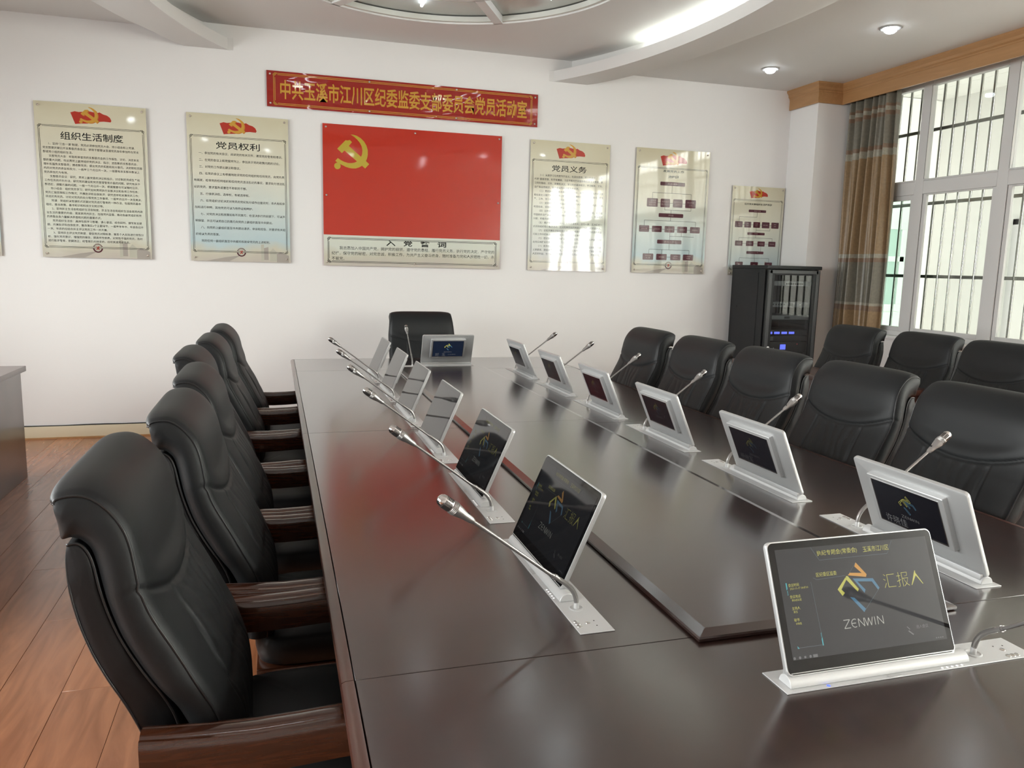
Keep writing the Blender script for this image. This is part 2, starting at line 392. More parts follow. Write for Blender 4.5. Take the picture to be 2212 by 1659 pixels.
ceil = struct(oc.build('ceiling', M['ceil'], smooth=True, angle=25))
SK = (1.10, 5.22); R1, R2, R3 = 1.26, .72, .60
uc = MB(); N2 = 120; t2 = [2 * PI * i / N2 for i in range(N2)]
def circ(r, z): return [(SK[0] + r * math.cos(t), SK[1] + r * math.sin(t), z) for t in t2]
uc.loft([[(*ray_ell(SK, t, .17), ZU) for t in t2], circ(R1, ZU), circ(R1, ZU + .055)])
uc.build('upper_field', M['ceil'], ceil, smooth=True, angle=25)
ri = MB(); ri.loft([circ(R2, ZU + .055), circ(R2, ZU), circ(R3, ZU), circ(R3, ZU + .055)])
ri.build('inner_ring', M['ceil'], ceil, smooth=True, angle=25)
for k in range(6):
    a = k * PI / 3; s_ = MB(); c, s0 = math.cos(a), math.sin(a)
    s_.box(R2 - .01, R1 + .01, -.0375, .0375, ZU, ZU + .055)
    s_.xf(lambda x, y, z: (SK[0] + c * x - s0 * y, SK[1] + s0 * x + c * y, z)); s_.build('spoke', M['ceil'], ceil)
md = MB(); md.loft([circ(R1 - .001, ZU + .012), circ(R1 - .03, ZU + .012), circ(R1 - .03, ZU + .05)]); md.build('well_moulding', M['cream'], ceil, smooth=True, angle=25)
bk = MB(); bk.add(circ(R1 + .02, ZU + .056) + [(SK[0], SK[1], ZU + .056)], [(i, (i + 1) % N2, N2) for i in range(N2)]); bk.build('light_well_panel', M['frost'], ceil)
# roof slab above everything
struct(MB().box(XL - .2, XR + .2, YF - .2, YB + .2, 3.70, 3.75).build('ceiling_slab', M['ceil']))
# tubes of the cove and of the light well
def cove_tube(t0, t1, lab):
    pts = []
    for i in range(13):
        t = t0 + (t1 - t0) * i / 12; x, y = ray_ell(EC, t, .10); pts.append((x, y, 3.285))
    o = MB().tube(pts, .013, 8).build('light_tube', M['tube'], smooth=True); tag(o, lab, 'lamp')
cove_tube(math.radians(-6), math.radians(36), 'bright white tube glowing in the right-hand cove of the oval ceiling tray')
cove_tube(math.radians(141), math.radians(186), 'white tube glowing in the left-hand cove of the oval ceiling tray')
for k in range(6):
    a = PI / 6 + k * PI / 3; c, s0 = math.cos(a), math.sin(a)
    o = MB().tube([(SK[0] + c * r, SK[1] + s0 * r, ZU + .040) for r in (.78, .86, .94, 1.0)], .011, 8).build('light_tube', M['tubes'], smooth=True)
    tag(o, 'short white tube set radially in the round ceiling light well', 'lamp', 'radial tubes of the round light well')

# downlights
def downlight(x, y, lab, grp=None):
    t = thing('downlight', lab, 'ceiling light', (x, y, ZC), 0, grp)
    MB().lathe([(.078, -.001), (.078, -.006), (.070, -.010), (.056, -.006), (.052, .02), (.066, .02)], (0, 0, 0), (0, 0, 1), 24).build('ring', M['lampring'], t, smooth=True)
    MB().lathe([(.034, .0), (.044, -.008), (.046, -.016), (.042, -.027), (.030, -.037), (.012, -.042)], (0, 0, 0), (0, 0, 1), 20).build('bulb', M['bulb'], t, smooth=True)
downlight(4.33, 6.44, 'round recessed ceiling light lit white, the one nearer the back wall')
downlight(4.43, 5.09, 'round recessed ceiling light lit white, above the window side nearer the camera')
for x, y in ((4.43, 3.74), (4.2, 1.85), (3.37, 1.1), (2.5, .2), (1.26, .30), (-.11, .32), (-1.0, .97), (-1.8, 2.4), (-2.2, 5.1)):
    downlight(x, y, 'round recessed ceiling light overhead behind the frame, seen only as a reflection', 'downlights out of view around the oval tray')

# cornice with curtain box
prof = [(-.02, 3.142), (0, 3.142), (0, 3.240), (.006, 3.247), (.006, 3.256), (.018, 3.268), (.020, 3.288), (.034, 3.305), (.040, 3.312), (.040, ZC), (-.02, ZC)]
def crn(px, py, mx, my): return [(px - d * mx, py - d * my, z) for d, z in prof]
c3 = MB(); c3.loft([crn(5.055, YB - .001, 1, 0), crn(5.055, 6.69, 1, 1)], True, True)
struct(c3.build('trim_1', M['cornice'], smooth=True, angle=20))
c3 = MB(); c3.loft([crn(5.055, 6.69, 1, 1), crn(5.335, 6.69, 1, 1)], True, True); struct(c3.build('trim_2', M['cornice'], smooth=True, angle=20))
c3 = MB(); c3.loft([crn(5.335, 6.69, 1, 1), crn(5.335, YF, 1, 0)], True, True); struct(c3.build('trim_3', M['cornice'], smooth=True, angle=20))

# right windows with sliding sashes
ZT0, ZT1 = 2.235, 2.365
ctr = [6.735 - .86 * k for k in range(11)]
for k in range(10):
    yb_, ya = ctr[k], ctr[k + 1]
    fr = MB(); X0, X1 = 5.575, 5.635
    fr.box(X0, X1, ya - .05, ya + .05, .945, 3.22)                       # mullion on the near side
    fr.box(X0, X1, ya + .05, yb_ - .05, ZT0, ZT1)                        # transom
    fr.box(X0, X1, ya + .05, yb_ - .05, .945, .99)
    fr.box(X0, X1, ya + .05, yb_ - .05, 3.17, 3.22)
    fr.box(X0 - .006, X0, ya + .05, yb_ - .05, ZT1 - .018, ZT1 - .008)
    if k < 9 or True:
        o = struct(fr.build('window_%d' % (k + 1), M['frame'], bevel=.003, seg=1))
    MB().box(5.603, 5.607, ya + .05, yb_ - .05, ZT1, 3.17).build('pane', M['pane'], o)
    # lower sash
    sa = MB(); sx0, sx1 = (5.585, 5.612); d = .04
    y0s, y1s = ya + .05, yb_ - .05
    sa.box(sx0, sx1, y0s, y0s + d, .99, ZT0); sa.box(sx0, sx1, y1s - d, y1s, .99, ZT0); sa.box(sx0, sx1, y0s + d, y1s - d, .99, .99 + d)
    sa.box(sx0, sx1, y0s + d, y1s - d, ZT0 - (.045 if k == 0 else .012), ZT0)
    sa.build('sash', M['frame'], o, bevel=.002, seg=1)
    MB().box(5.597, 5.601, y0s + d, y1s - d, .99 + d, ZT0 - .012).build('pane', M['pane_green' if k == 0 else 'pane'], o)
    gs = MB(); gs.box(5.584, 5.5855, y1s - .004, y1s, .99, ZT0); gs.box(5.5735, 5.575, y1s - .003, y1s, ZT1, 3.17); gs.build('gasket', M['gasket'], o)
# security grille outside, one thing with its bars
gr = thing('window_grille', 'stainless steel security grille of upright tubes outside the right-hand windows', 'grille', (5.8, 0, 0))
bar = MB().tube([(0, 0, .95), (0, 0, 3.28)], .0115, 10).mesh('upright_bar', M['steel'], smooth=True)
y = 6.56
while y > 0.5:
    inst('upright_bar', bar, gr, (0, y, 0)); y -= .130
for z in (1.503, 2.170, 2.831):
    MB().box(-.008, .008, .4, 6.65, z - .015, z + .015).build('cross_bar', M['steel'], gr, bevel=.002, seg=1)
# corridor beyond
ext = MB(); ext.box(7.2, 7.3, -2.6, 9.6, -.05, 3.5); ext.box(5.72, 7.3, 9.5, 9.6, -.05, 3.5); ext.box(5.72, 7.3, -2.7, -2.6, -.05, 3.5)
ext.box(5.60, 5.72, YB, 9.6, -.05, 3.5)
struct(ext.build('wall_corridor', M['white_ext']))
struct(MB().box(5.722, 7.198, 7.36, 7.50, -.04, 3.45).build('wall_corridor_end', M['white_ext']))
struct(MB().box(5.72, 7.3, -2.7, 9.6, -.1, -.05).build('floor_corridor', M['white_ext']))
struct(MB().box(5.6, 7.3, -2.7, 9.6, 3.47, 3.52).build('ceiling_corridor', M['joint'] if False else M['rackgrey']))
cc = bpy.data.objects['ceiling_corridor']
for i in range(3):
    for j in range(20):
        xa, xb = 5.745 + .5 * i, 5.745 + .5 * i + .494; ya = 9.5 - .6 * (j + 1)
        if ya > -2.6: MB().box(xa, min(xb, 7.2), ya + .003, ya + .597, 3.455, 3.47).build('ceiling_tile', M['white_ext'], cc, bevel=.002, seg=1)
wf = MB(); wf.box(5.95, 6.85, 7.33, 7.36, 1.10, 1.18); wf.box(5.95, 6.85, 7.33, 7.36, 2.02, 2.10); wf.box(5.95, 6.01, 7.33, 7.36, 1.18, 2.02); wf.box(6.79, 6.85, 7.33, 7.36, 1.18, 2.02); wf.box(5.95, 6.85, 7.33, 7.36, 1.66, 1.72)
o = struct(wf.build('window_20', M['white_ext'], bevel=.003)); MB().box(6.01, 6.79, 7.345, 7.355, 1.18, 2.02).build('pane', simple('green_glass_panel', (.52, .62, .57), .15), o)
df = MB(); df.box(7.17, 7.2, 6.20, 6.27, -.05, 2.1); df.box(7.17, 7.2, 5.3, 5.37, -.05, 2.1); df.box(7.17, 7.2, 5.3, 6.27, 2.04, 2.1)
o = struct(df.build('door_1', M['frame'], bevel=.003)); MB().box(7.185, 7.2, 5.37, 6.20, -.05, 2.04).build('door_panel', M['white_ext'], o)

# curtain
cu = MB(); ny, nz = 150, 34; v = []
for j in range(nz + 1):
    z = 3.26 - j / nz * 3.18
    for i in range(ny + 1):
        s = i / ny
        pinch = 1 + .10 * (3.26 - z) / 3.2
        y = 6.40 + (s - .5) * .62 * pinch + .012 * math.sin(z * 2.1 + s * 9) - .02 * (3.26 - z) * 0
        ph = s * 6.5 * 2 * PI + .5 * math.sin(s * 17) + .25 * math.sin(z * 1.7)
        x = 5.445 + .065 * math.sin(ph) * (.75 + .25 * math.sin(s * 11 + 1)) + .012 * math.sin(ph * 2.3 + z)
        v.append((x, y, z))
cu.add(v, [(j * (ny + 1) + i, j * (ny + 1) + i + 1, (j + 1) * (ny + 1) + i + 1, (j + 1) * (ny + 1) + i) for j in range(nz) for i in range(ny)])
co = cu.build('curtain', M['curtain'], smooth=True, angle=180)
sm = co.modifiers.new('thickness', 'SOLIDIFY'); sm.thickness = .003
tag(co, 'gold and grey banded curtain gathered in folds beside the window', 'curtain')

# ---------------------------------------------------------------- conference table
TZ = .760
tb = thing('conference_table', 'long dark brown conference table with a raised centre panel', 'table', (1.128, 3.7, 0))
def off(o): o.location = (-1.128, -3.7, 0); return o
def tpart(mb, nm, mat, **k): return off(mb.build(nm, mat, tb, **k))
ysm = [-.62, 1.325, 3.440, 5.460, 6.128]
g = .0011
TX0, TX1 = .121, 2.134
for a, b in zip(ysm[:-1], ysm[1:]):
    ends = (a == ysm[0]) or (b == ysm[-1])
    xs = [TX0, TX1] if ends else [TX0, 1.128, TX1]
    for x0, x1 in zip(xs[:-1], xs[1:]):
        tpart(MB().box(x0 + g, x1 - g, a + g, b - g, TZ - .03, TZ), 'top_panel', M['table'], bevel=.0008, seg=1)
tpart(MB().box(TX0 - .01, TX1 + .01, ysm[0], ysm[-1] - .01, TZ - .034, TZ - .029), 'core_board', M['joint'])
def strip(a, b, side):
    e = .0009
    x_in, sgn = (TX0, -1) if side == 'l' else (TX1, 1)
    pr_ = [(0, TZ), (.015, TZ - .0005), (.022, TZ - .004), (.024, TZ - .010), (.022, TZ - .030), (.017, TZ - .044), (0, TZ - .044)]
    return MB().prism(pr_, lambda p, t: (x_in + sgn * (p[0] + .0012), t, p[1]), a + e, b - e)
for a, b in zip(ysm[:-1], ysm[1:]):
    for s_ in 'lr': tpart(strip(a, b, s_), 'edge_strip', M['tedge'], smooth=True, angle=30)
pr_ = [(0, TZ), (.014, TZ - .0005), (.020, TZ - .006), (.020, TZ - .044), (0, TZ - .044)]
tpart(MB().prism(pr_, lambda p, t: (t, ysm[-1] + p[0], p[1]), TX0 - .015, TX1 + .015), 'edge_strip', M['tedge'], smooth=True, angle=30)
# raised centre panel, two leaves with bevelled rim
PX0, PX1, PY0, PY1 = .800, 1.452, 1.297, 5.49
def centre(a, b, na, fb):
    i0 = .028
    rings = []
    for ins, z in ((.004, TZ + .0002), (0, TZ + .003), (0, TZ + .0085), (.003, TZ + .0115), (i0, TZ + .0175)):
        ya = a + (ins if na else 0); yb2 = b - (ins if fb else 0)
        rings.append([(PX0 + ins, ya, z), (PX1 - ins, ya, z), (PX1 - ins, yb2, z), (PX0 + ins, yb2, z)])
    return MB().loft(rings, True, True)
tpart(centre(PY0, 3.4392, True, False), 'centre_panel', M['table'])
tpart(centre(3.4408, PY1, False, True), 'centre_panel', M['table'])
# pedestals
pe = MB(); pe.box(.42, .46, -.4, 5.9, 0, TZ - .034); pe.box(1.80, 1.84, -.4, 5.9, 0, TZ - .034)
tpart(pe, 'modesty_panel', M['tedge'])
for y in (-.4, 1.3, 3.42, 5.4, 5.86): tpart(MB().box(.46, 1.80, y, y + .04, 0, TZ - .034), 'pedestal_panel', M['tedge'])

# ---------------------------------------------------------------- chairs (local x forward, seat near x=0)
def interp(pts, t):
    t = max(0, min(1, t)) * (len(pts) - 1); i = min(int(t), len(pts) - 2); f = t - i
    p0 = pts[max(i - 1, 0)]; p1 = pts[i]; p2 = pts[i + 1]; p3 = pts[min(i + 2, len(pts) - 1)]
    out = []
    for k in range(len(p1)):
        a, b, c, d = p0[k], p1[k], p2[k], p3[k]
        out.append(.5 * ((2 * b) + (-a + c) * f + (2 * a - 5 * b + 4 * c - d) * f * f + (-a + 3 * b - 3 * c + d) * f ** 3))
    return out
FRONT = [(-.368, 1.078), (-.372, 1.090), (-.360, 1.0985), (-.334, 1.1015), (-.312, 1.096), (-.292, 1.082), (-.272, 1.060), (-.256, 1.032), (-.246, 1.0), (-.240, .966), (-.234, .93), (-.224, .893), (-.208, .857), (-.189, .821), (-.164, .772), (-.140, .722), (-.118, .675), (-.102, .62), (-.094, .56), (-.094, .49)]
INNER = [(-.368, 1.078), (-.367, 1.065), (-.365, 1.05), (-.363, 1.035), (-.360, 1.020), (-.345, 1.022), (-.328, 1.016), (-.314, 1.0), (-.306, .975), (-.300, .948), (-.293, .915), (-.284, .880), (-.270, .838), (-.250, .795), (-.228, .755), (-.205, .718), (-.182, .680), (-.160, .62), (-.150, .56), (-.150, .49)]
BACKC = [(-.352, 1.008), (-.357, .992), (-.357, .965), (-.353, .922), (-.343, .87), (-.326, .814), (-.306, .766), (-.286, .724), (-.268, .68), (-.255, .64), (-.246, .59), (-.240, .54), (-.238, .47)]
INB = [(-.352, 1.010), (-.336, 1.012), (-.322, 1.0), (-.312, .975), (-.303, .93), (-.292, .885), (-.276, .838), (-.256, .795), (-.234, .755), (-.212, .718), (-.190, .66), (-.175, .56), (-.172, .47)]
def hw(z): return .250 + .016 * max(0, min(1, (1.09 - z) / .16)) * max(0, min(1, (z - .62) / .12)) - .006 * max(0, min(1, (.66 - z) / .1))
def seamz(w):                    # the curved seam below the head rest
    a = abs(w); return .928 - .066 * (1 - a ** 2.2) if a < 1 else .928
def smooth(a, b, x):
    x = max(0, min(1, (x - a) / (b - a))); return x * x * (3 - 2 * x)
NP, NW = 120, 84
gridf = []
for j in range(NP + 1):
    t = j / NP; u, z = interp(FRONT, t); u2, z2 = interp(FRONT, min(1, t + .004)); u1, z1 = interp(FRONT, max(0, t - .004))
    tu, tz = u2 - u1, z2 - z1; L = math.hypot(tu, tz) or 1; nu, nz_ = -tz / L, tu / L      # outward normal (front / up)
    row = []
    for i in range(NW + 1):
        w_ = -1 + 2 * i / NW; a = abs(w_)
        d = .013 * (1 - a ** 6)                                     # crown
        d -= .005 * smooth(.94, 1.0, a) ** 2                        # rolled side edge
        sz = seamz(w_); dz = z - sz
        if u > -.36 or z < 1.05:
            front = 1 if z < 1.06 else smooth(1.10, 1.06, z)
            d -= .0065 * math.exp(-(dz / .0045) ** 2) * front
            d += .008 * math.exp(-((dz - .028) / .028) ** 2) * front * (1 - a ** 4)
            if dz < 0:
                wl = .52 + .05 * smooth(.86, .6, z)                 # side seams of the gathered field
                dep = smooth(0, -.02, dz)
                d -= .006 * math.exp(-((a - wl) / .013) ** 2) * dep
                inside = smooth(wl, wl - .05, a)
                d += .006 * inside * math.exp(-((z - .78) / .07) ** 2)
                ph = w_ * (30 + 7 * math.sin(w_ * 5)) + 2.2 * math.sin(z * 16 + w_ * 2.2) + .7 * math.sin(z * 47 + w_ * 9)
                d -= .0030 * (.5 + .5 * math.sin(ph)) ** 2 * inside * smooth(0, -.03, dz) * (1 - .35 * smooth(.74, .6, z))
                d -= .004 * inside * math.exp(-((z - .665) / .012) ** 2)   # lumbar crease
                d += .012 * smooth(.68, .60, z) * (1 - a ** 3)
        c_ = hw(z) * w_
        row.append((u + nu * d, c_, z + nz_ * d))
    gridf.append(row)
cm = MB(); v = [p for r in gridf for p in r]; W1 = NW + 1
f = [(j * W1 + i, j * W1 + i + 1, (j + 1) * W1 + i + 1, (j + 1) * W1 + i) for j in range(NP) for i in range(NW)]
# sides: front seam to inner seam, slightly puffed
NS = 5
for side in (0, 1):
    base = []
    for j in range(NP + 1):
        t = j / NP; pf = gridf[j][NW if side else 0]; iu, iz = interp(INNER, t); sg = 1 if side else -1
        ids = []
        for q in range(1, NS + 1):
            s = q / NS; uu = pf[0] + (iu - pf[0]) * s; zz = pf[2] + (iz - pf[2]) * s
            th = math.hypot(iu - pf[0], iz - pf[2])
            puff = .010 * math.sin(PI * s) * min(1, th / .06) - .006 * smooth(.7, 1, s)
            v.append((uu, pf[1] + sg * puff, zz)); ids.append(len(v) - 1)
        base.append([j * W1 + (NW if side else 0)] + ids)
    for j in range(NP):
        for q in range(NS): f.append((base[j][q], base[j][q + 1], base[j + 1][q + 1], base[j + 1][q]))
    if side: rightb = base
    else: leftb = base
# rear closing strip
for j in range(NP): f.append((leftb[j][NS], rightb[j][NS], rightb[j + 1][NS], leftb[j + 1][NS]))
cm.add(v, f)
cushion = cm.mesh('backrest', M['leather'], smooth=True, angle=180)
# rear shell
sh = MB(); rings = []
NB = 40
for j in range(NB + 1):
    t = j / NB; bu_, bz = interp(BACKC, t); iu, iz = interp(INB, t); h = hw(bz) - .012
    bulge = .012
    ring = []
    for q in range(13):
        s = -1 + 2 * q / 12; ring.append((bu_ - bulge * (1 - abs(s) ** 3) * smooth(1.0, .93, bz) - 0, h * s * (1 - .02 * (abs(s) > .99)), bz))
    ring[0] = (bu_ + .006, -h, bz); ring[12] = (bu_ + .006, h, bz)
    for q in range(4):
        s = (q + .5) / 4; ring.append((bu_ + (iu - bu_) * s, h + .004 * math.sin(PI * s), bz + (iz - bz) * s))
    ring.append((iu, h - .004, iz)); ring.append((iu, -h + .004, iz))
    for q in range(4):
        s = 1 - (q + .5) / 4; ring.append((bu_ + (iu - bu_) * s, -h - .004 * math.sin(PI * s), bz + (iz - bz) * s))
    rings.append(ring)
sh.loft(rings, True, True); shell = sh.mesh('rear_shell', M['leather2'], smooth=True, angle=60)
# piping
pp = MB()
for sg in (-1, 1):
    pth = []
    for j in range(0, NP + 1, 2):
        p = gridf[j][NW if sg > 0 else 0]; pth.append((p[0], p[1] + sg * .0005, p[2]))
    pp.tube(pth, .0024, 6)
    pth = []
    for j in range(0, 46):
        t = j / 45; p = interp(BACKC, t); pth.append((p[0] + .004, sg * (hw(p[1]) - .012), p[1]))
    pp.tube(pth, .0024, 6)
    pth = []
    for j in range(0, 46):
        t = j / 45; p = interp(INB, t); pth.append((p[0], sg * (hw(p[1]) - .008), p[1]))
    pp.tube(pth, .0026, 6)
pth = [gridf[2][i] for i in range(0, NW + 1, 4)]; pp.tube([(p[0] - .001, p[1], p[2]) for p in pth], .0022, 6)
piping = pp.mesh('piping', M['piping'], smooth=True, angle=180)
# stitching beside the front seam
stt = MB()
for sg in (-1, 1):
    for j in range(2, NP - 4, 1):
        a_, b_ = gridf[j][NW - 3 if sg > 0 else 3], gridf[j + 1][NW - 3 if sg > 0 else 3]
        nrm = Vector((1, 0, .3)).normalized(); a_, b_ = Vector(a_), Vector(b_)
        d_ = b_ - a_
        e_ = Vector((-(d_.z), 0, d_.x)).normalized() * .0006 * (1 if d_.z < 0 else 1)
        p0, p1 = a_ + d_ * .1 + e_ * -1, a_ + d_ * .65 + e_ * -1
        if d_.length > .001: stt.tube([tuple(p0), tuple(p1)], .0007, 4)
stitch = stt.mesh('stitching', M['stitch'])
# seat
def superell(a, b, n, k): return [(a * math.copysign(abs(math.cos(t)) ** (2 / n), math.cos(t)), b * math.copysign(abs(math.sin(t)) ** (2 / n), math.sin(t))) for t in [2 * PI * i / k for i in range(k)]]
se = MB(); rings = []
for s, z in ((.90, .392), (.98, .400), (1.0, .425), (1.0, .448), (.975, .470), (.93, .482), (.80, .490), (.6, .494), (.35, .495)):
    ring = []
    for x, y in superell(.245, .244, 6, 64):
        xx, yy = x * s, y * s; zz = z
        if s <= .93:
            zz -= .005 * math.exp(-((abs(xx) - .16) / .006) ** 2) * 1.0
        ring.append((xx + .11, yy, zz))
    rings.append(ring)
se.loft(rings, True, True); seat = se.mesh('seat', M['leather'], smooth=True, angle=60)
sf = MB().box(-.13, .33, -.235, .235, .350, .394).mesh('seat_frame', M['armwood'], bevel=.006)
# arm: fluted top, swept along a shallow curve
def arm_mesh(sg):
    sec = [(-.031, -.080), (-.033, -.020), (-.031, -.008), (-.027, -.002), (-.021, -.002), (-.019, -.006), (-.016, -.002), (-.010, .001), (0, .002), (.010, .001), (.015, -.002), (.017, -.006), (.020, -.002), (.027, -.004), (.032, -.012), (.033, -.024), (.031, -.080)]
    path = [(-.245, .668), (-.20, .664), (-.13, .659), (-.05, .656), (.03, .658), (.10, .662), (.16, .662), (.195, .652), (.215, .632), (.222, .600)]
    rings = []
    for i, (u, z) in enumerate(path):
        k = 1 if i < len(path) - 2 else (.9 if i == len(path) - 2 else .6)
        drop = max(0, .0) 
        rings.append([(u + (0 if q[1] > -.05 else -.004 * 0), sg * .287 + q[0] * (1 if i else .96), z + (q[1] if q[1] > -.05 else -.080 + (0))) for q in sec])
    m = MB().loft(rings, True, True); return m.mesh('armrest', M['armwood'], smooth=True, angle=28)
def leg_mesh(front, sg):
    if front: P = [(.185, .655, .034), (.190, .55, .032), (.185, .40, .027), (.195, .2, .022), (.205, 0, .018)]
    else: P = [(-.215, .655, .030), (-.205, .55, .030), (-.190, .42, .028), (-.215, .2, .023), (-.255, 0, .018)]
    rings = [[(u - h, sg * .287 - .022, z), (u + h, sg * .287 - .022, z), (u + h, sg * .287 + .022, z), (u - h, sg * .287 + .022, z)] for u, z, h in P]
    return MB().loft(rings, True, True).mesh('leg', M['armwood'], bevel=.005, seg=2)
parts = [('backrest', cushion), ('rear_shell', shell), ('piping', piping), ('stitching', stitch), ('seat', seat), ('seat_frame', sf),
         ('armrest', arm_mesh(1)), ('armrest', arm_mesh(-1)), ('leg', leg_mesh(True, 1)), ('leg', leg_mesh(True, -1)), ('leg', leg_mesh(False, 1)), ('leg', leg_mesh(False, -1))]
chair0 = thing('conference_chair', '', 'chair')
for nm, me in parts: inst(nm, me, chair0)
order = ['nearest the camera', 'second from the camera', 'third from the camera', 'fourth from the camera', 'fifth from the camera', 'farthest from the camera']
left = [(0.0, 1.690, 0), (.058, 2.335, 0), (.045, 2.985, 0), (-.030, 3.640, 0), (.0, 4.290, 0), (.018, 4.935, 0)]
first = True
def place(x, y, rz, label, group):
    global first
    if first:
        first = False; chair0.location = (x, y, 0); chair0.rotation_euler = (0, 0, rz); tag(chair0, label, 'chair', group); return chair0
    return copy_tree(chair0, (x, y, 0), rz, label, group)
for i, (x, y, r) in enumerate(left):
    place(x, y, r, 'black leather chair on the left side of the table, %s' % order[i], 'black leather chairs along the left side of the table')
right = [(2.10, 2.13), (2.13, 2.775), (2.11, 3.415), (2.09, 4.055), (2.06, 4.695)]
for i, (x, y) in enumerate(right):
    place(x, y, PI, 'black leather chair on the right side of the table, %s' % (order[:4] + order[5:])[i], 'black leather chairs along the right side of the table')
for i, (x, y) in enumerate([(3.95, 3.68), (4.0, 4.325), (3.95, 4.97)]):
    place(x, y, PI, 'black leather chair in the row by the window, %s' % ['partly cut off by the frame', 'the middle one, before the second window', 'the one nearest the curtain'][i], 'black leather chairs in the window row')
place(1.145, 6.10, -PI / 2, 'black leather chair at the far head of the table, facing the camera', None)

# ---------------------------------------------------------------- desks at the sides
def desk(x0, x1, y0, y1, z, lab, panel):
    t = thing('side_desk', lab, 'desk', ((x0 + x1) / 2, (y0 + y1) / 2, 0)); cx, cy = (x0 + x1) / 2, (y0 + y1) / 2
    def P(mb, nm, mt, **k): o = mb.build(nm, mt, t, **k); o.location = (-cx, -cy, 0)
    P(MB().box(x0, x1, y0, y1, z - .036, z), 'desktop', M['tedge'], bevel=.003)
    e = .035
    for yy in (y0 + e, y1 - e - .03): P(MB().box(x0 + e + .03, x1 - e - .03, yy, yy + .03, 0, z - .036), 'end_panel', M['tedge'], bevel=.002)
    for xx in panel: P(MB().box(xx, xx + .025, y0 + e, y1 - e, 0, z - .036), 'modesty_panel', M['tedge'], bevel=.002)
desk(-2.30, -1.625, 3.2, 5.935, .76, 'dark brown desk at the left edge, in front of the bare wall', (-1.675,))
desk(3.70, 4.06, 4.0, 5.76, .775, 'dark brown desk in front of the chairs by the window', (3.735,))

# ---------------------------------------------------------------- lift-up monitors
EV = Vector((0, .092, .211)).normalized(); EN = Vector((0, -EV.z, EV.y))       # panel up, panel outward (towards the viewer)
O_ = Vector((0, -.012, .792 - TZ))
def pan(x, v, d=0): q = O_ + EV * v + EN * d; return (x, q.y, q.z)
def rrect(x0, x1, v0, v1, r, n=6):
    pts = []
    for cx, cy, a0 in ((x1 - r, v1 - r, 0), (x0 + r, v1 - r, PI / 2), (x0 + r, v0 + r, PI), (x1 - r, v0 + r, 3 * PI / 2)):
        for i in range(n + 1):
            a = a0 + PI / 2 * i / n; pts.append((cx + r * math.cos(a), cy + r * math.sin(a)))
    return pts
X0_, X1_, V0_, V1_ = -.2725, .1095, -.0135, .2262
def slab(pts, d0, d1): return MB().prism(pts, lambda p, t: pan(p[0], p[1], t), d0, d1)
def scaled(pts, k):
    cx, cy = (X0_ + X1_) / 2, (V0_ + V1_) / 2
    return [(cx + (p[0] - cx) * (1 - k / .191), cy + (p[1] - cy) * (1 - k / .12)) for p in pts]
outer_ = rrect(X0_, X1_, V0_, V1_, .011)
hs = MB(); hs.loft([[pan(p[0], p[1], d) for p in scaled(outer_, k)] for k, d in ((.003, -.0115), (.0005, -.0105), (0, -.008), (0, -.002), (.0008, .0002), (.0022, .0004))], True, True)
m_housing = hs.mesh('housing', M['silver'], smooth=True, angle=35)
m_glass = slab(scaled(outer_, .0026), .0003, .0009).mesh('front_glass', M['bezel'])
LX0, LX1, LV0, LV1 = -.2565, .0942, .0139, .2108
def lcdm(mt): return slab([(LX0, LV0), (LX1, LV0), (LX1, LV1), (LX0, LV1)], .0009, .00115).mesh('lcd', M[mt])
m_lcd_on, m_lcd_dim = lcdm('lcd_on'), lcdm('lcd_dim')
# hinge bar: half cylinder with end faces
hb = MB().prism([(-.009 + .0185 * math.cos(a), .0022 + .0185 * math.sin(a)) for a in [PI * i / 14 for i in range(15)]], lambda p, t: (t, p[0], p[1]), -.272, .134)
m_hinge = hb.mesh('hinge_bar', M['plate'], bevel=.0012, seg=1, angle=35)
hb = MB().box(-.266, .106, -.0165, .0075, .010, .026); m_foot = hb.mesh('panel_foot', M['silver'], bevel=.002)
m_plate = MB().box(-.287, .287, -.0385, .0385, .0, .0022).mesh('mounting_plate', M['plate'], bevel=.0007, seg=1)
def dome(x, y, r, h=.0014): return MB().lathe([(r, 0), (r * .92, h * .6), (r * .5, h), (.0001, h * 1.05)], (x, y, .0022), (0, 0, 1), 12)
m_dome = dome(0, 0, .0058).mesh('button', M['chrome'], smooth=True)
m_dot = dome(0, 0, .0024, .0008).mesh('indicator', M['led_white'], smooth=True)
m_hole = dome(0, 0, .0018, .0003).mesh('pin_hole', M['slot'], smooth=True)
m_led = dome(0, 0, .0034, .0008).mesh('power_light', M['led_blue'], smooth=True)
m_slot = MB().box(-.015, .015, -.0045, .0045, .0022, .0030).mesh('release_tab', M['silver'], bevel=.0006, seg=1)
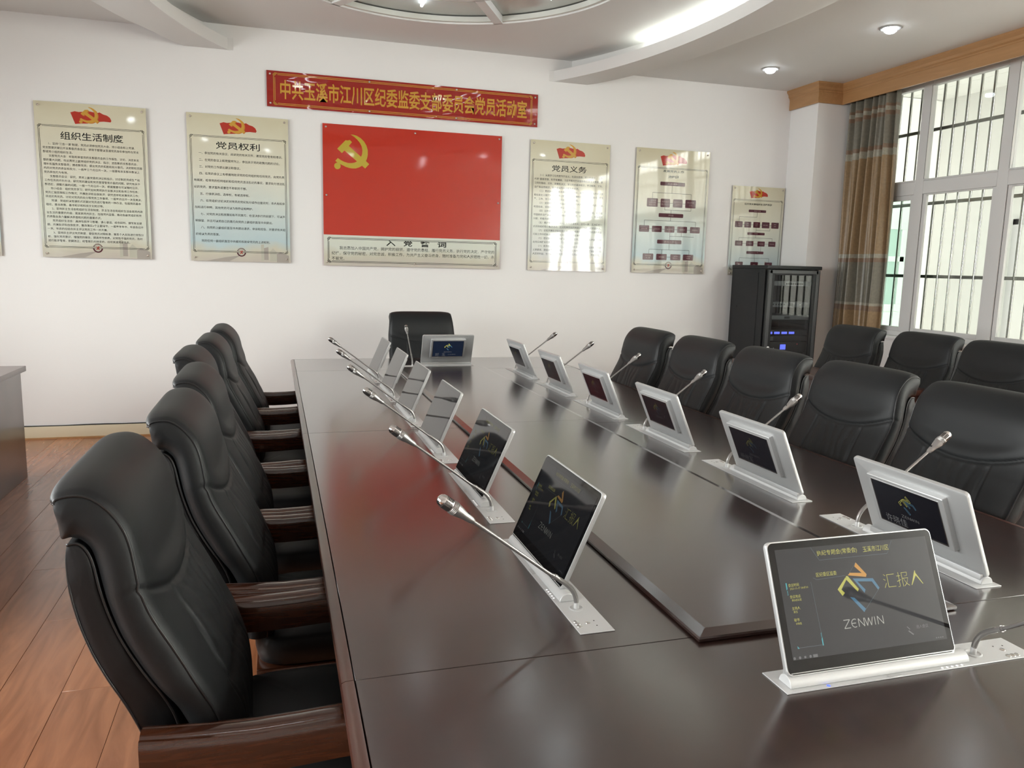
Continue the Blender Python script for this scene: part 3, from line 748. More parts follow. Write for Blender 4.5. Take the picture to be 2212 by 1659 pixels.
# rear name display
nb = MB(); bx0, bx1, bv0, bv1 = -.2095, .0480, .046, .198
nb.loft([[pan(p[0], p[1], d) for p in rrect(bx0 + k, bx1 - k, bv0 + k, bv1 - k, .003, 3)] for k, d in ((0, -.010), (0, -.026), (.0015, -.0275), (.0045, -.0275))], True, True)
m_box = nb.mesh('name_display', M['silver'], smooth=True, angle=35)
dx0, dx1, dv0, dv1 = -.1925, .031, .060, .186
def ndm(mt): return slab([(dx0, dv0), (dx1, dv0), (dx1, dv1), (dx0, dv1)], -.0277, -.0281).mesh('name_lcd', M[mt])
m_nlcd, m_nlcd_far = ndm('lcd_name'), ndm('lcd_name_far')
m_nrim = MB()
for a in (((dx0 - .003, dv0 - .003), (dx1 + .003, dv0)), ((dx0 - .003, dv1), (dx1 + .003, dv1 + .002)), ((dx0 - .003, dv0), (dx0, dv1)), ((dx1, dv0), (dx1 + .003, dv1))):
    (a0, b0), (a1, b1) = a
    m_nrim.prism([(a0, b0), (a1, b0), (a1, b1), (a0, b1)], lambda p, t: pan(p[0], p[1], t), -.0272, -.0288)
m_nrim = m_nrim.mesh('display_rim', M['chrome'])

def poly(mb, pts, mapf):
    """concave flat polygon, triangulated"""
    from mathutils.geometry import tessellate_polygon
    tri = tessellate_polygon([[Vector((p[0], p[1], 0)) for p in pts]])
    mb.add([mapf(*p) for p in pts], [tuple(t) for t in tri])
def line(mb, a, b, wd, mapf):
    dx, dy = b[0] - a[0], b[1] - a[1]; L = math.hypot(dx, dy); nx, ny = -dy / L * wd / 2, dx / L * wd / 2
    mb.add([mapf(a[0] + nx, a[1] + ny), mapf(a[0] - nx, a[1] - ny), mapf(b[0] - nx, b[1] - ny), mapf(b[0] + nx, b[1] + ny)], [(0, 1, 2, 3)])
ORANGE = [(-.0823, .1742), (-.0623, .1503), (-.0646, .1454), (-.1054, .1518), (-.100, .1562), (-.0727, .1534), (-.0868, .1669)]
YEL1 = [(-.110, .1509), (-.1057, .1505), (-.0864, .1246), (-.0896, .1204), (-.0950, .1262), (-.1105, .1440)]
YEL2 = [(-.1110, .1490), (-.1339, .1281), (-.1255, .1154), (-.1193, .1205), (-.1254, .1273), (-.1105, .1440)]
BLUE1 = [(-.0959, .1452), (-.0498, .1416), (-.0387, .1229), (-.0429, .1196), (-.0535, .1359), (-.0863, .1389), (-.0714, .1223), (-.0750, .1164)]
BLUE2 = [(-.1093, .1119), (-.0999, .1098), (-.0788, .0874), (-.0839, .0817)]
def zenwin(mb, x, v, wd, ht, mapf):
    """thin geometric capitals, drawn as strokes"""
    t = ht * .095; n = 6; cw = wd / 6.15
    def ln(pts, ox, k=1):
        for a, b in zip(pts[:-1], pts[1:]):
            line(mb, (x + ox + a[0] * cw * k, v + a[1] * ht), (x + ox + b[0] * cw * k, v + b[1] * ht), t, mapf)
    ln([(0, 1), (.9, 1), (0, 0), (.9, 0)], 0)
    ln([(.45 + .45 * math.cos(a), .5 + .5 * math.sin(a)) for a in [PI * .32 + PI * 1.36 * i / 10 for i in range(11)]], cw * 1.12)
    ln([(.02, .5), (.62, .5)], cw * 1.12)
    ln([(0, 0), (0, 1), (.8, 0), (.8, 1)], cw * 2.15)
    ln([(0, 1), (.3, 0), (.58, .95), (.88, 0), (1.16, 1)], cw * 3.08)
    ln([(0, 0), (0, 1)], cw * 4.55)
    ln([(0, 0), (0, 1), (.8, 0), (.8, 1)], cw * 4.98)
def front_content(pre):
    mp = lambda x, v: pan(x, v, .0013)
    res = []
    b = MB(); poly(b, ORANGE, mp); res.append(('logo_mark', b.mesh('logo_mark', M[pre + 'orange'])))
    b = MB(); poly(b, YEL1, mp); poly(b, YEL2, mp)
    put_text(b, '汇报人', .03, -.0265, .1200, mp, width=.092, height=.0275, offset=-.022)
    put_text(b, '执纪专题会(常委会)', .012, -.1655, .1915, mp, width=.092, height=.0112)
    put_text(b, '玉溪市江川区', .012, -.0600, .1915, mp, width=.061, height=.0108)
    put_text(b, '区纪委区监委', .008, -.1755, .1548, mp, width=.046, height=.0078)
    put_text(b, '会议时间', .006, -.2398, .1420, mp, width=.023, height=.0060)
    put_text(b, '2021-11-17 18:47:00', .004, -.2375, .1367, mp, width=.040, height=.0038)
    put_text(b, '会议地点', .006, -.2404, .1213, mp, width=.023, height=.0060)
    put_text(b, '默认会议室', .004, -.2374, .1158, mp, width=.021, height=.0042)
    put_text(b, '主持人', .006, -.2401, .1005, mp, width=.0172, height=.0060)
    put_text(b, '郭玉', .004, -.2378, .0950, mp, width=.0085, height=.0042)
    put_text(b, '秘书', .006, -.2399, .0800, mp, width=.0115, height=.0060)
    put_text(b, '许晓佳', .004, -.2374, .0740, mp, width=.0125, height=.0042)
    res.append(('screen_lettering', b.mesh('screen_lettering', M[pre + 'yellow'])))
    b = MB(); poly(b, BLUE1, mp); poly(b, BLUE2, mp); res.append(('logo_mark', b.mesh('logo_mark', M[pre + 'blue'])))
    b = MB(); zenwin(b, -.1342, .0570, .0950, .0148, mp); res.append(('screen_lettering', b.mesh('screen_lettering', M[pre + 'white'])))
    b = MB(); put_text(b, '进入会议', .007, .0275, .0400, mp, width=.0285, height=.0068)
    for x in (.068, .073, .078, .083): line(b, (x, .0185), (x + .003, .0185), .002, mp)
    line(b, (.008, .038), (.018, .030), .0025, mp); line(b, (.006, .046), (.012, .040), .0015, mp)
    res.append(('screen_lettering', b.mesh('screen_lettering', M[pre + 'grey'])))
    b = MB()
    for p, q in (((-.1773, .2100), (-.1624, .1850)), ((-.1624, .1850), (-.0050, .1850)), ((-.0050, .1850), (.0107, .2088)), ((-.183, .154), (-.176, .150)), ((-.176, .150), (-.112, .152)),
                 ((-.0387, .1229), (-.0803, .0857)), ((-.0823, .1742), (-.1027, .1539)), ((-.19, .147), (-.187, .053)), ((-.2421, .034), (-.187, .034))): line(b, p, q, .0007, mp)
    res.append(('screen_lines', b.mesh('screen_lines', M[pre + 'greyline'])))
    b = MB(); poly(b, [(-.2450, .1497), (-.2425, .1497), (-.2425, .1390), (-.2450, .1365)], mp)
    for k in range(4): line(b, (-.2447, .1345 - .0022 * k), (-.2425, .1355 - .0022 * k), .0008, mp)
    poly(b, [(-.1885, .0450), (-.1862, .0475), (-.1862, .0328), (-.1885, .0328)], mp)
    for k in range(4): line(b, (-.1885, .0475 + .0022 * k), (-.1864, .0485 + .0022 * k), .0008, mp)
    poly(b, [(-.2425, .0375), (-.2385, .0328), (-.2425, .0328)], mp); res.append(('screen_lines', b.mesh('screen_lines', M[pre + 'cyan'])))
    b = MB()
    for k, x in enumerate((-.2527, -.2412, -.2300, -.2186)):
        poly(b, [(x + (.0026 if k != 2 else .003) * math.cos(a), .0172 + .0026 * math.sin(a)) for a in [2 * PI * i / (10 if k != 2 else 4) + PI / 4 for i in range(10 if k != 2 else 4)]], mp)
    poly(b, [(-.2130, .0146), (-.2030, .0146), (-.2030, .0198), (-.2130, .0198)], mp)
    res.append(('taskbar_icons', b.mesh('taskbar_icons', M[pre + 'grey'])))
    return res
CON_ON, CON_DIM = front_content('s_'), front_content('d_')
def back_content(name, sub, pre, outline):
    """lettering on the rear display; seen from behind, so x runs the other way"""
    xc = (dx0 + dx1) / 2
    def mp(x, v): return pan(xc - x, v, -.0284)
    res = []; k = .62
    def tr(pts): return [((p[0] + .088) * k, (p[1] - .128) * k + .138) for p in pts]
    for nm, polys, mt in (('logo_mark', (ORANGE, YEL1, YEL2), 'yellow'), ('logo_mark', (BLUE1, BLUE2), 'blue')):
        b = MB()
        for P_ in polys:
            q = tr(P_)
            if outline:
                for a_, c_ in zip(q, q[1:] + q[:1]): line(b, a_, c_, .0008, mp)
            else: poly(b, q, mp)
        res.append((nm, b.mesh(nm, M[pre + mt])))
    b = MB(); zenwin(b, -.030, .092, .062, .0085, mp)
    if name: put_text(b, name, .02, -.092, .063, mp, width=.075, height=.024, offset=-.012)
    if sub: put_text(b, sub, .006, .002, .072, mp, width=.06, height=.0058)
    res.append(('screen_lettering', b.mesh('screen_lettering', M[pre + 'grey'])))
    return res
BACK_NEAR = back_content('许晓佳', '', 's_', True)
BACK_MID = back_content('杨继军', '', 'd_', True)
BACK_FAR = back_content('郭  玉', '江川区纪委书记', 's_', False)
BACK_DIM = back_content('', '', 'd_', True)

def monitor(x, y, rz, label, group, lcd, content, back, nlcd):
    t = thing('lift_monitor', label, 'monitor', (x, y, TZ), rz, group)
    pl = inst('mounting_plate', m_plate, t)
    for bx_, by_ in ((.232, -.027), (.243, -.027), (.254, -.027), (.243, -.004), (.2, .5)):
        if by_ < .4: inst('button', m_dome, pl, (bx_, by_, 0))
    for bx_, by_ in ((.236, .012), (.258, .010)): inst('pin_hole', m_hole, pl, (bx_, by_, 0))
    for q in range(5): inst('indicator', m_dot, pl, (.062 + .0118 * q, -.033, 0))
    inst('release_tab', m_slot, pl, (-.05, -.0335, 0))
    inst('power_light', m_led, pl, (-.196, -.033, 0)) if content is CON_ON else None
    hb_ = inst('hinge_bar', m_hinge, t); inst('panel_foot', m_foot, hb_)
    h = inst('housing', m_housing, t); g_ = inst('front_glass', m_glass, h); 
    l_ = inst('lcd', lcd, t)
    for nm, me in content: inst(nm, me, l_)
    nd = inst('name_display', m_box, t); inst('name_lcd', nlcd, nd); inst('display_rim', m_nrim, nd)
    for nm, me in back: inst(nm, me, nd)
    return t
# gooseneck microphones (own things, standing in the plate): local frame as the monitor, origin at the stem foot
STEM = [(0, 0, .0022), (0, -.0005, .016), (0, -.004, .032), (0, -.013, .048), (0, -.027, .0615), (0, -.047, .0755), (0, -.070, .091), (0, -.12, .1295), (0, -.18, .175), (0, -.238, .2185)]
def mic_meshes():
    pts = [interp(STEM, i / 40) for i in range(41)]
    low = [p for p in pts if p[1] > -.062]; hi = [p for p in pts if p[1] < -.050]
    a = MB().tube(low, .0050, 10).mesh('gooseneck', M['micgrey'], smooth=True)
    rb = MB()
    for i in range(60):
        q = interp(STEM, .12 + .42 * i / 60); q2 = interp(STEM, .12 + .42 * i / 60 + .004); rb.tube([q, q2], .0056, 8)
    rib = rb.mesh('gooseneck_rib', M['micgrey'], smooth=True)
    b = MB().tube([p for p in pts if p[1] < -.045], .0040, 10)
    b.tube([interp(STEM, .56), interp(STEM, .60)], .0064, 10); b = b.mesh('stem', M['micgrey'], smooth=True)
    tip, d = Vector(STEM[-1]), (Vector(STEM[-1]) - Vector(STEM[-3])).normalized()
    body = [(.0036, -.004), (.0055, .002), (.0062, .010), (.0068, .022), (.0082, .028), (.0098, .038), (.0104, .044)]
    for k in range(4): body += [(.0104, .045 + .003 * k), (.0113, .046 + .003 * k), (.0104, .0473 + .003 * k)]
    body += [(.0100, .058)]
    c = MB().lathe([(r * 1.32, h) for r, h in body], tip, d, 18).mesh('head', M['micgrey'], smooth=True, angle=50)
    gr_ = [(.0100, .058), (.0103, .060), (.0103, .078), (.0096, .083), (.0076, .0875), (.0045, .0902), (.001, .091)]
    g_ = MB().lathe([(r * 1.32, h) for r, h in gr_], tip, d, 18).mesh('grille', M['chrome'], smooth=True, angle=70)
    s_ = MB(); t = Vector((1, 0, 0)); e1 = d.cross(t).normalized(); e2 = d.cross(e1)
    for k in range(8):
        for q in range(8):
            a_ = 2 * PI * q / 8 + .2; cc_ = tip + d * (.0605 + .0022 * k); nn = e1 * math.cos(a_) + e2 * math.sin(a_); tt = d.cross(nn)
            c0 = cc_ + nn * .0131
            vs = []
            for sx in (-1, 1):
                for sy in (-1, 1):
                    for sz in (-1, 1): vs.append(tuple(c0 + tt * sx * .0039 + d * sy * .0006 + nn * sz * .0007))
            s_.add(vs, [(0, 1, 3, 2), (4, 6, 7, 5), (0, 4, 5, 1), (2, 3, 7, 6), (0, 2, 6, 4), (1, 5, 7, 3)])
    sl = s_.mesh('grille_slots', M['slot'])
    col = MB(); rg = []
    for r_, z_ in ((.0165, .0022), (.0165, .0034), (.0150, .0042), (.0135, .0042), (.0120, .0030), (.0085, .0024), (.0060, .0024), (.0056, .013), (.0050, .016)):
        rg.append([(r_ * math.cos(a_), r_ * math.sin(a_), z_) for a_ in [2 * PI * i / 20 for i in range(20)]])
    col.loft(rg); cl = col.mesh('collar', M['plate'], smooth=True, angle=50)
    sw = MB().lathe([(.0030, 0), (.0030, .0008), (.0001, .0012)], tip + d * .016 + e1 * .0086, e1, 10).mesh('switch', M['slot'], smooth=True)
    return [('gooseneck', a), ('gooseneck_rib', rib), ('stem', b), ('head', c), ('grille', g_), ('grille_slots', sl), ('collar', cl), ('switch', sw)]
MICM = mic_meshes()
def mic(mx, my, rz, yaw, label, group, px=.170, py=-.002):
    c, s_ = math.cos(rz), math.sin(rz)
    t = thing('gooseneck_microphone', label, 'microphone', (mx + c * px - s_ * py, my + s_ * px + c * py, TZ), rz + yaw, group)
    hd = None
    for nm, me in MICM:
        if nm in ('grille', 'grille_slots', 'switch'): inst(nm, me, hd)
        else:
            o = inst(nm, me, t)
            if nm == 'head': hd = o
LY = [1.676, 2.385, 3.094, 3.775, 4.450, 5.14]
RY = [1.666, 2.372, 3.079, 3.783, 4.465, 5.157]
for i, y in enumerate(LY):
    monitor(.6195, y, -PI / 2, 'lift-up monitor on the left side of the table, %s' % order[i], 'monitors along the left side of the table',
            m_lcd_dim, CON_DIM if i < 2 else [], BACK_DIM, m_nlcd)
    mic(.6195, y, -PI / 2, 0, 'gooseneck microphone on the left side of the table, %s' % order[i], 'microphones along the left side of the table')
for i, y in enumerate(RY):
    monitor(1.637, y, PI / 2, 'lift-up monitor on the right side of the table, %s' % order[i], 'monitors along the right side of the table',
            m_lcd_dim, [], BACK_NEAR if i == 0 else (BACK_MID if i == 1 else BACK_DIM), m_nlcd)
    mic(1.637, y, PI / 2, 0, 'gooseneck microphone on the right side of the table, %s' % order[i], 'microphones along the right side of the table')
monitor(1.142, 1.125, 0, 'lift-up monitor at the near end of the table with its screen lit', None, m_lcd_on, CON_ON, BACK_DIM, m_nlcd)
mic(1.142, 1.125, 0, 0, 'grey gooseneck microphone beside the lit monitor at the near end, cut off by the frame', None)
monitor(1.118, 5.645, PI, 'silver lift-up monitor at the far head of the table with a lit name display', None, m_lcd_dim, [], BACK_FAR, m_nlcd_far)
mic(1.118, 5.645, PI, 0, 'grey gooseneck microphone at the far head of the table, before the head chair', None)

# ---------------------------------------------------------------- posters on the back wall
YP = YB - .016
FLAGRED = [(.255, -.071), (.286, -.060), (.314, -.064), (.343, -.060), (.397, -.054), (.442, -.063), (.463, -.056), (.487, -.069), (.516, -.077), (.536, -.092), (.546, -.115), (.540, -.127), (.490, -.125), (.440, -.131), (.419, -.137), (.373, -.148), (.328, -.151), (.285, -.157)]
SICKLE_O = [(.237, -.079), (.261, -.079), (.29, -.086), (.324, -.104), (.353, -.131), (.373, -.163), (.384, -.202), (.384, -.242), (.377, -.274), (.368, -.294), (.396, -.319), (.361, -.358), (.334, -.336), (.308, -.352), (.28, -.362), (.251, -.364), (.222, -.361), (.193, -.353), (.171, -.343), (.148, -.334)]
SICKLE_I = [(.122, -.321), (.105, -.308), (.127, -.283), (.154, -.3), (.182, -.312), (.214, -.32), (.242, -.319), (.268, -.314), (.291, -.302)]
HAMMER = [(.291, -.302), (.184, -.216), (.162, -.24), (.123, -.205), (.194, -.129), (.212, -.131), (.231, -.125), (.249, -.142), (.222, -.176), (.326, -.261)]
SICKLE_T = [(.326, -.261), (.335, -.239), (.338, -.205), (.332, -.174), (.317, -.144), (.292, -.116), (.267, -.096)]
EMBLEM = SICKLE_O + SICKLE_I + HAMMER[1:] + SICKLE_T[1:]
def sheet_map(x0, z0, k):
    def mp(x, z): return (x, -.0042 - k * .0004, z)
    return mp
def border(mb, x0, x1, z0, z1, mp, t=.003, gap=.009, knot=.026):
    for o_ in (0, gap):
        a, b, c, d = x0 + o_, x1 - o_, z0 + o_, z1 - o_
        k = knot * .7
        line(mb, (a + k, d), (b - k, d), t, mp); line(mb, (a + k, c), (b - k, c), t, mp); line(mb, (a, c + k), (a, d - k), t, mp); line(mb, (b, c + k), (b, d - k), t, mp)
    for cx, cz in ((x0, z0), (x1, z0), (x0, z1), (x1, z1)):
        sx = 1 if cx == x0 else -1; sz = 1 if cz == z0 else -1
        q = [(0, .55), (0, .25), (.85, .25), (.85, 0), (.25, 0), (.25, .85), (0, .85)]
        q = [(.0, .7), (.0, .3), (.9, .3), (.9, .0), (.3, .0), (.3, .9), (.0, .9)]
        for (a, b) in zip(q[:-1], q[1:]):
            line(mb, (cx + sx * (a[0] - .1) * knot, cz + sz * (a[1] - .1) * knot), (cx + sx * (b[0] - .1) * knot, cz + sz * (b[1] - .1) * knot), t, mp)
        line(mb, (cx + sx * .5 * knot, cz + sz * .0 * knot), (cx + sx * .5 * knot, cz + sz * .6 * knot), t, mp)
        line(mb, (cx + sx * .0 * knot, cz + sz * .5 * knot), (cx + sx * .6 * knot, cz + sz * .5 * knot), t, mp)
def board(nm, label, x0, z0, wd, ht, mat, pins, cat='poster', th=.004):
    t = thing(nm, label, cat, (x0, YP, z0), 0)
    MB().box(0, wd, -.004, 0, -ht, 0).build('sheet', mat, t)
    r = MB()
    for px_, pz in pins: pass
    me = MB().lathe([(.007, .0), (.0085, .003), (.0085, .007), (.006, .010), (.001, .011)], (0, -.0042, 0), (0, -1, 0), 14).mesh('pin_cap', M['pin'], smooth=True)
    sp = MB().lathe([(.006, 0), (.006, YB - YP - .0006)], (0, 0, 0), (0, 1, 0), 10).mesh('spacer', M['pin'])
    for px_, pz in pins:
        o = inst('pin_cap', me, t, (px_, 0, pz)); inst('spacer', sp, o)
    return t
def printed(t, nm, mb, mat): 
    if mb.v: return mb.build(nm, M[mat], t)
def header(t, s=1.0, dx=0, dz=0):
    mp = sheet_map(0, 0, 0); b = MB(); poly(b, [(p[0] * s + dx, p[1] * s + dz) for p in FLAGRED], mp); printed(t, 'flag_print', b, 'print_red')
    b = MB(); mp = sheet_map(0, 0, 1)
    def E(p, g=0): return ((.318 + (p[0] - .105) * .47 + g) * s + dx, (-.022 + (p[1] + .079) * .425 - g * .7) * s + dz)
    b2 = MB(); poly(b2, [E(p, .006) for p in EMBLEM], mp); printed(t, 'emblem_shadow', b2, 'print_orange')
    mp = sheet_map(0, 0, 2); poly(b, [E(p) for p in EMBLEM], mp)
    poly(b, [E((.123 + .027 * math.cos(a), -.350 + .027 * math.sin(a))) for a in [2 * PI * i / 14 for i in range(14)]], mp)
    printed(t, 'emblem_print', b, 'print_gold')
def seal(t, cx, cz, mat, s=1.0):
    mp = sheet_map(0, 0, 2); R_ = .037 * s; b = MB()
    poly(b, [(cx + R_ * math.cos(a), cz + R_ * math.sin(a)) for a in [2 * PI * i / 32 for i in range(32)]], sheet_map(0, 0, 1)); printed(t, 'seal_disc', b, 'print_tower')
    b = MB()
    for q in range(8):                                             # lettered upper band
        a0 = math.radians(20 + q * 18.5); a1 = a0 + math.radians(10)
        poly(b, [(cx + R_ * math.cos(a0), cz + R_ * math.sin(a0)), (cx + R_ * math.cos(a1), cz + R_ * math.sin(a1)), (cx + .74 * R_ * math.cos(a1), cz + .74 * R_ * math.sin(a1)), (cx + .74 * R_ * math.cos(a0), cz + .74 * R_ * math.sin(a0))], mp)
    pts = [(cx + R_ * math.cos(a), cz + R_ * math.sin(a)) for a in [PI * 1.02 + PI * .96 * i / 12 for i in range(13)]]
    pts += [(cx + .70 * R_ * math.cos(a), cz - .02 * R_ + .70 * R_ * math.sin(a)) for a in [PI * 1.98 - PI * .96 * i / 12 for i in range(13)]]
    poly(b, pts, mp); printed(t, 'seal_ring', b, mat)
    b = MB(); k = .5 * R_
    for p, q in (((-.7, .5), (0, .25)), ((0, .25), (.75, .45)), ((0, .3), (.05, -.25)), ((.05, -.2), (-.65, -.7)), ((.05, -.2), (.6, -.75))): line(b, (cx + p[0] * k, cz + p[1] * k), (cx + q[0] * k, cz + q[1] * k), .006 * s, mp)
    poly(b, [(cx + .2 * k + .18 * k * math.cos(a), cz + .65 * k + .18 * k * math.sin(a)) for a in [2 * PI * i / 10 for i in range(10)]], mp)
    printed(t, 'seal_figure', b, 'print_red')
def picture(t, wd, ht):
    mp = sheet_map(0, 0, 0); b = MB()
    poly(b, [(wd * .70, -ht + .01), (wd * .73, -ht + .015), (wd * .73, -ht + .15), (wd * .70, -ht + .15)], mp)
    poly(b, [(wd * .79, -ht + .01), (wd * .86, -ht + .01), (wd * .86, -ht + .09), (wd * .82, -ht + .12), (wd * .79, -ht + .09)], mp); printed(t, 'faded_tower_print', b, 'print_tower')
    b = MB(); poly(b, [(.12, -ht + .002), (.30, -ht + .002), (.40, -ht + .055), (.27, -ht + .035)], mp); poly(b, [(wd * .73, -ht + .02), (wd * .775, -ht + .02), (wd * .775, -ht + .13), (wd * .73, -ht + .12)], mp)
    poly(b, [(wd * .86, -ht + .002), (wd * .985, -ht + .002), (wd * .985, -ht + .06), (wd * .90, -ht + .09), (wd * .86, -ht + .07)], mp)
    printed(t, 'faded_picture_print', b, 'print_wallpic')
def pins4(wd, ht, m=.03): return [(m, -m), (wd - m, -m), (m, -ht + m), (wd - m, -ht + m)]
def text_poster(label, x0, z0, mat, title, tsize, body, fs, z1, step, ind_x, left_x, full_w, sealmat, tx):
    t = board('poster', label, x0, z0, .8, 1.2, M[mat], pins4(.8, 1.2)); header(t); picture(t, .8, 1.2)
    mp = sheet_map(0, 0, 1); b = MB(); border(b, .022, .778, -1.122, -.176, mp); printed(t, 'border_print', b, 'print_black')
    b = MB(); put_text(b, title, .07, tx[0], tx[2], mp, width=tx[1] - tx[0], height=tsize, offset=.012); printed(t, 'heading', b, 'print_black')
    b = MB()
    for i, s in enumerate(body):
        indent = s.startswith('>'); s = s.lstrip('>')
        put_text(b, s, fs, ind_x if indent else left_x, z1 - i * step, mp, offset=.006)
    printed(t, 'body_text', b, 'print_black'); seal(t, .40, -1.120, sealmat)
P1 = """>1、坚持“三会一课”制度。党员必须参加党员大会、党小组会和上党课，
党支部要定期召开支部委员会会议。领导干部要以普通党员身份参加所在党支
部或党小组的组织生活。
>支部党员大会：听取和审查党的支部委员会的工作报告，讨论、决定本支
部的重大问题。传达贯彻上级党组织党的决议、指示；选取新的支部委员会，
增补和罢免支部委员；接收新党员；提出党员的奖励和处分意见。决定职权范围
内的对党员的表彰和处分。一般每三个月召开一次。一般要有本支部半数以上
党员参加方为有效。
>支部委员会议：研究、贯彻上级党委的决议和指示。讨论制定完成生产和
工作任务的方针办法。研究党的建设和党员管理教育方面的问题。研究有关干
部选拔、调整方面的问题。一般一个月召开一次。根据需要也可以随时召开。
>党小组会：组织党员学习；研究如何贯彻执行支部决议和各项工作任务；
党员汇报思想和工作情况；开展批评和自我批评；研究选举和发展党员工作；
评选优秀党员。讨论对党员的处分等党务工作事项。一般每月召开一次至两次。
>党课：党组织以授课形式定期对党员进行教育的一种办法。包括党的基本
理论、基本政策、基本知识和科技文化知识等。
>2、坚持民主生活会和组织生活会制度。民主生活会和组织生活会是党内政
治生活的重要的内容。是发扬党内民主、加强党内监督、推动各级党组织和党
员依靠自身力量解决矛盾和问题的重要方式。
>党员组织生活会：具体包括学习部署、谈心谈话、综合研判、撰写发言提
纲、开展批评和自我批评、整改落实6个主要环节。一般每年年中、年底各召开
一次。年底的应结合民主评议党员工作一并开展。
>3、坚持民主评议党员制度，督促党员对照标准，联系个人实际进行党性分
析，强化党员意识，增强党的观念，提高党性修养。对党性不强的党员，及时
进行批评教育，限期改正；经教育仍无转变的，应劝其退党或处名。""".split('\n')
P2 = """>一、参加党的有关会议，阅读党的有关文件，接受党的教育和培训。
>二、在党的会议上和党报党刊上，参加关于党的政策问题的讨论。
>三、对党的工作提出建议和倡议。
>四、在党的会议上有根据地批评党的任何组织和任何党员，向党负责
地揭发、检举党的任何组织和任何党员违法乱纪的事实，要求处分违法乱
纪的党员，要求罢免或撤换不称职的干部。
>五、行使表决权、选举权，有被选举权。
>六、在党组织讨论决定对党员的党纪处分或作出鉴定时，本人有权参
加和进行申辩，其他党员可以为他作证和辩护。
>七、对党的决议和政策如有不同意见，在坚决执行的前提下，可以声
明保留，并且可以把自己的意见向党的上级组织直至中央提出。
>八、向党的上级组织直至中央提出请求、申诉和控告，并要求有关组
织给以负责的答复。
>党的任何一级组织直至中央都无权剥夺党员的上述权利。""".split('\n')
P3 = """>（一）认真学习马克思列宁主义、毛泽东思想、邓小平理论、“三个
代表”重要思想、科学发展观、习近平新时代中国特色社会主义思想，学
习党的路线、方针、政策和决议，学习党的基本知识，学习科学、文化、
法律和业务知识，努力提高为人民服务的本领。
>（二）贯彻执行党的基本路线和各项方针、政策，带头参加改革开放
和社会主义现代化建设，带动群众为经济发展和社会进步艰苦奋斗，在生
产、工作、学习和社会生活中起先锋模范作用。
>（三）坚持党和人民的利益高于一切，个人利益服从党和人民的利益，
吃苦在前，享受在后，克己奉公，多做贡献。
>（四）自觉遵守党的纪律，首先是党的政治纪律和政治规矩，模范遵
守国家的法律法规，严格保守党和国家的秘密，执行党的决定，服从组织
分配，积极完成党的任务。
>（五）维护党的团结和统一，对党忠诚老实，言行一致，坚决反对一
切派别组织和小集团活动，反对阳奉阴违的两面派行为和一切阴谋诡计。
>（六）切实开展批评和自我批评，勇于揭露和纠正违反党的原则的言
行和工作中的缺点、错误，坚决同消极腐败现象作斗争。
>（七）密切联系群众，向群众宣传党的主张，遇事同群众商量，及时
向党反映群众的意见和要求，维护群众的正当利益。
>（八）发扬社会主义新风尚，带头实践社会主义核心价值观和社会主
义荣辱观，提倡共产主义道德，弘扬中华民族传统美德，为了保护国家和
人民的利益，在一切困难和危险的时刻挺身而出，英勇斗争，不怕牺牲。""".split('\n')
text_poster('cream poster headed 组织生活制度, leftmost full poster on the back wall', -1.777, 2.687, 'poster_warm', '组织生活制度', .062, P1, .0203, -.325, .0313, .085, .045, .71, 'print_maroon', (.175, .625, -.282))
text_poster('cream and blue poster headed 党员权利, just left of the red flag board', -.675, 2.685, 'poster_blue', '党员权利', .060, P2, .0226, -.325, .0550, .085, .042, .705, 'print_maroon', (.222, .568, -.278))
text_poster('cream poster headed 党员义务, just right of the red flag board', 2.289, 2.671, 'poster_grey', '党员义务', .060, P3, .0220, -.325, .0363, .085, .045, .705, 'print_maroon', (.215, .565, -.278))
# flow charts
def chart(label, x0, z0, wd, ht, mat, boxes, lines, titles, s, texts):
    t = board('poster', label, x0, z0, wd, ht, M[mat], pins4(wd, ht, .03 * s)); header(t, s, dx=(wd - .8 * s) / 2); picture(t, wd, ht)
    mp = sheet_map(0, 0, 1); b = MB(); border(b, .022 * s, wd - .022 * s, -ht + .078 * s, -.176 * s, mp, t=.0034 * s); printed(t, 'border_print', b, 'print_black')
    b = MB()
    for tx, x, z, wdt, h in titles: put_text(b, tx, .03, x, z, mp, width=wdt, height=h, offset=.02)
    printed(t, 'heading', b, 'print_black')
    for q, (a, c, d, e) in enumerate(boxes):
        bb_ = MB(); pts = []
        r = .008 * s
        for cx, cz, a0 in ((d - r, c - r, 0), (a + r, c - r, PI / 2), (a + r, e + r, PI), (d - r, e + r, 3 * PI / 2)):
            pts += [(cx + r * math.cos(a0 + PI / 2 * i / 4), cz + r * math.sin(a0 + PI / 2 * i / 4)) for i in range(5)]
        poly(bb_, pts, mp); printed(t, 'chart_box', bb_, 'print_maroon')
    b = MB()
    for L in lines:
        for p, q in zip(L[:-1], L[1:]): line(b, p, q, .0035 * s, mp)
    printed(t, 'chart_lines', b, 'print_black')
    b = MB(); mp2 = sheet_map(0, 0, 2)
    for q, (a, c, d, e) in enumerate(boxes):
        tx = texts[q].split('/'); n = len(tx)
        for i, u in enumerate(tx):
            h = min(.016 * s, (c - e) * .22); wdt = min((d - a) * .8, h * 1.15 * len(u))
            if n == 1 and (d - a) > .2 * s: h = (c - e) * .45; wdt = min((d - a) * .6, h * 1.7 * len(u))
            zc = c - (c - e) * (i + 1) / (n + 1) - h / 2
            put_text(b, u, .02, (a + d) / 2 - wdt / 2, zc, mp2, width=wdt, height=h)
    printed(t, 'chart_lettering', b, 'print_pale'); seal(t, wd / 2, -ht + .078 * s, 'print_maroon', s)
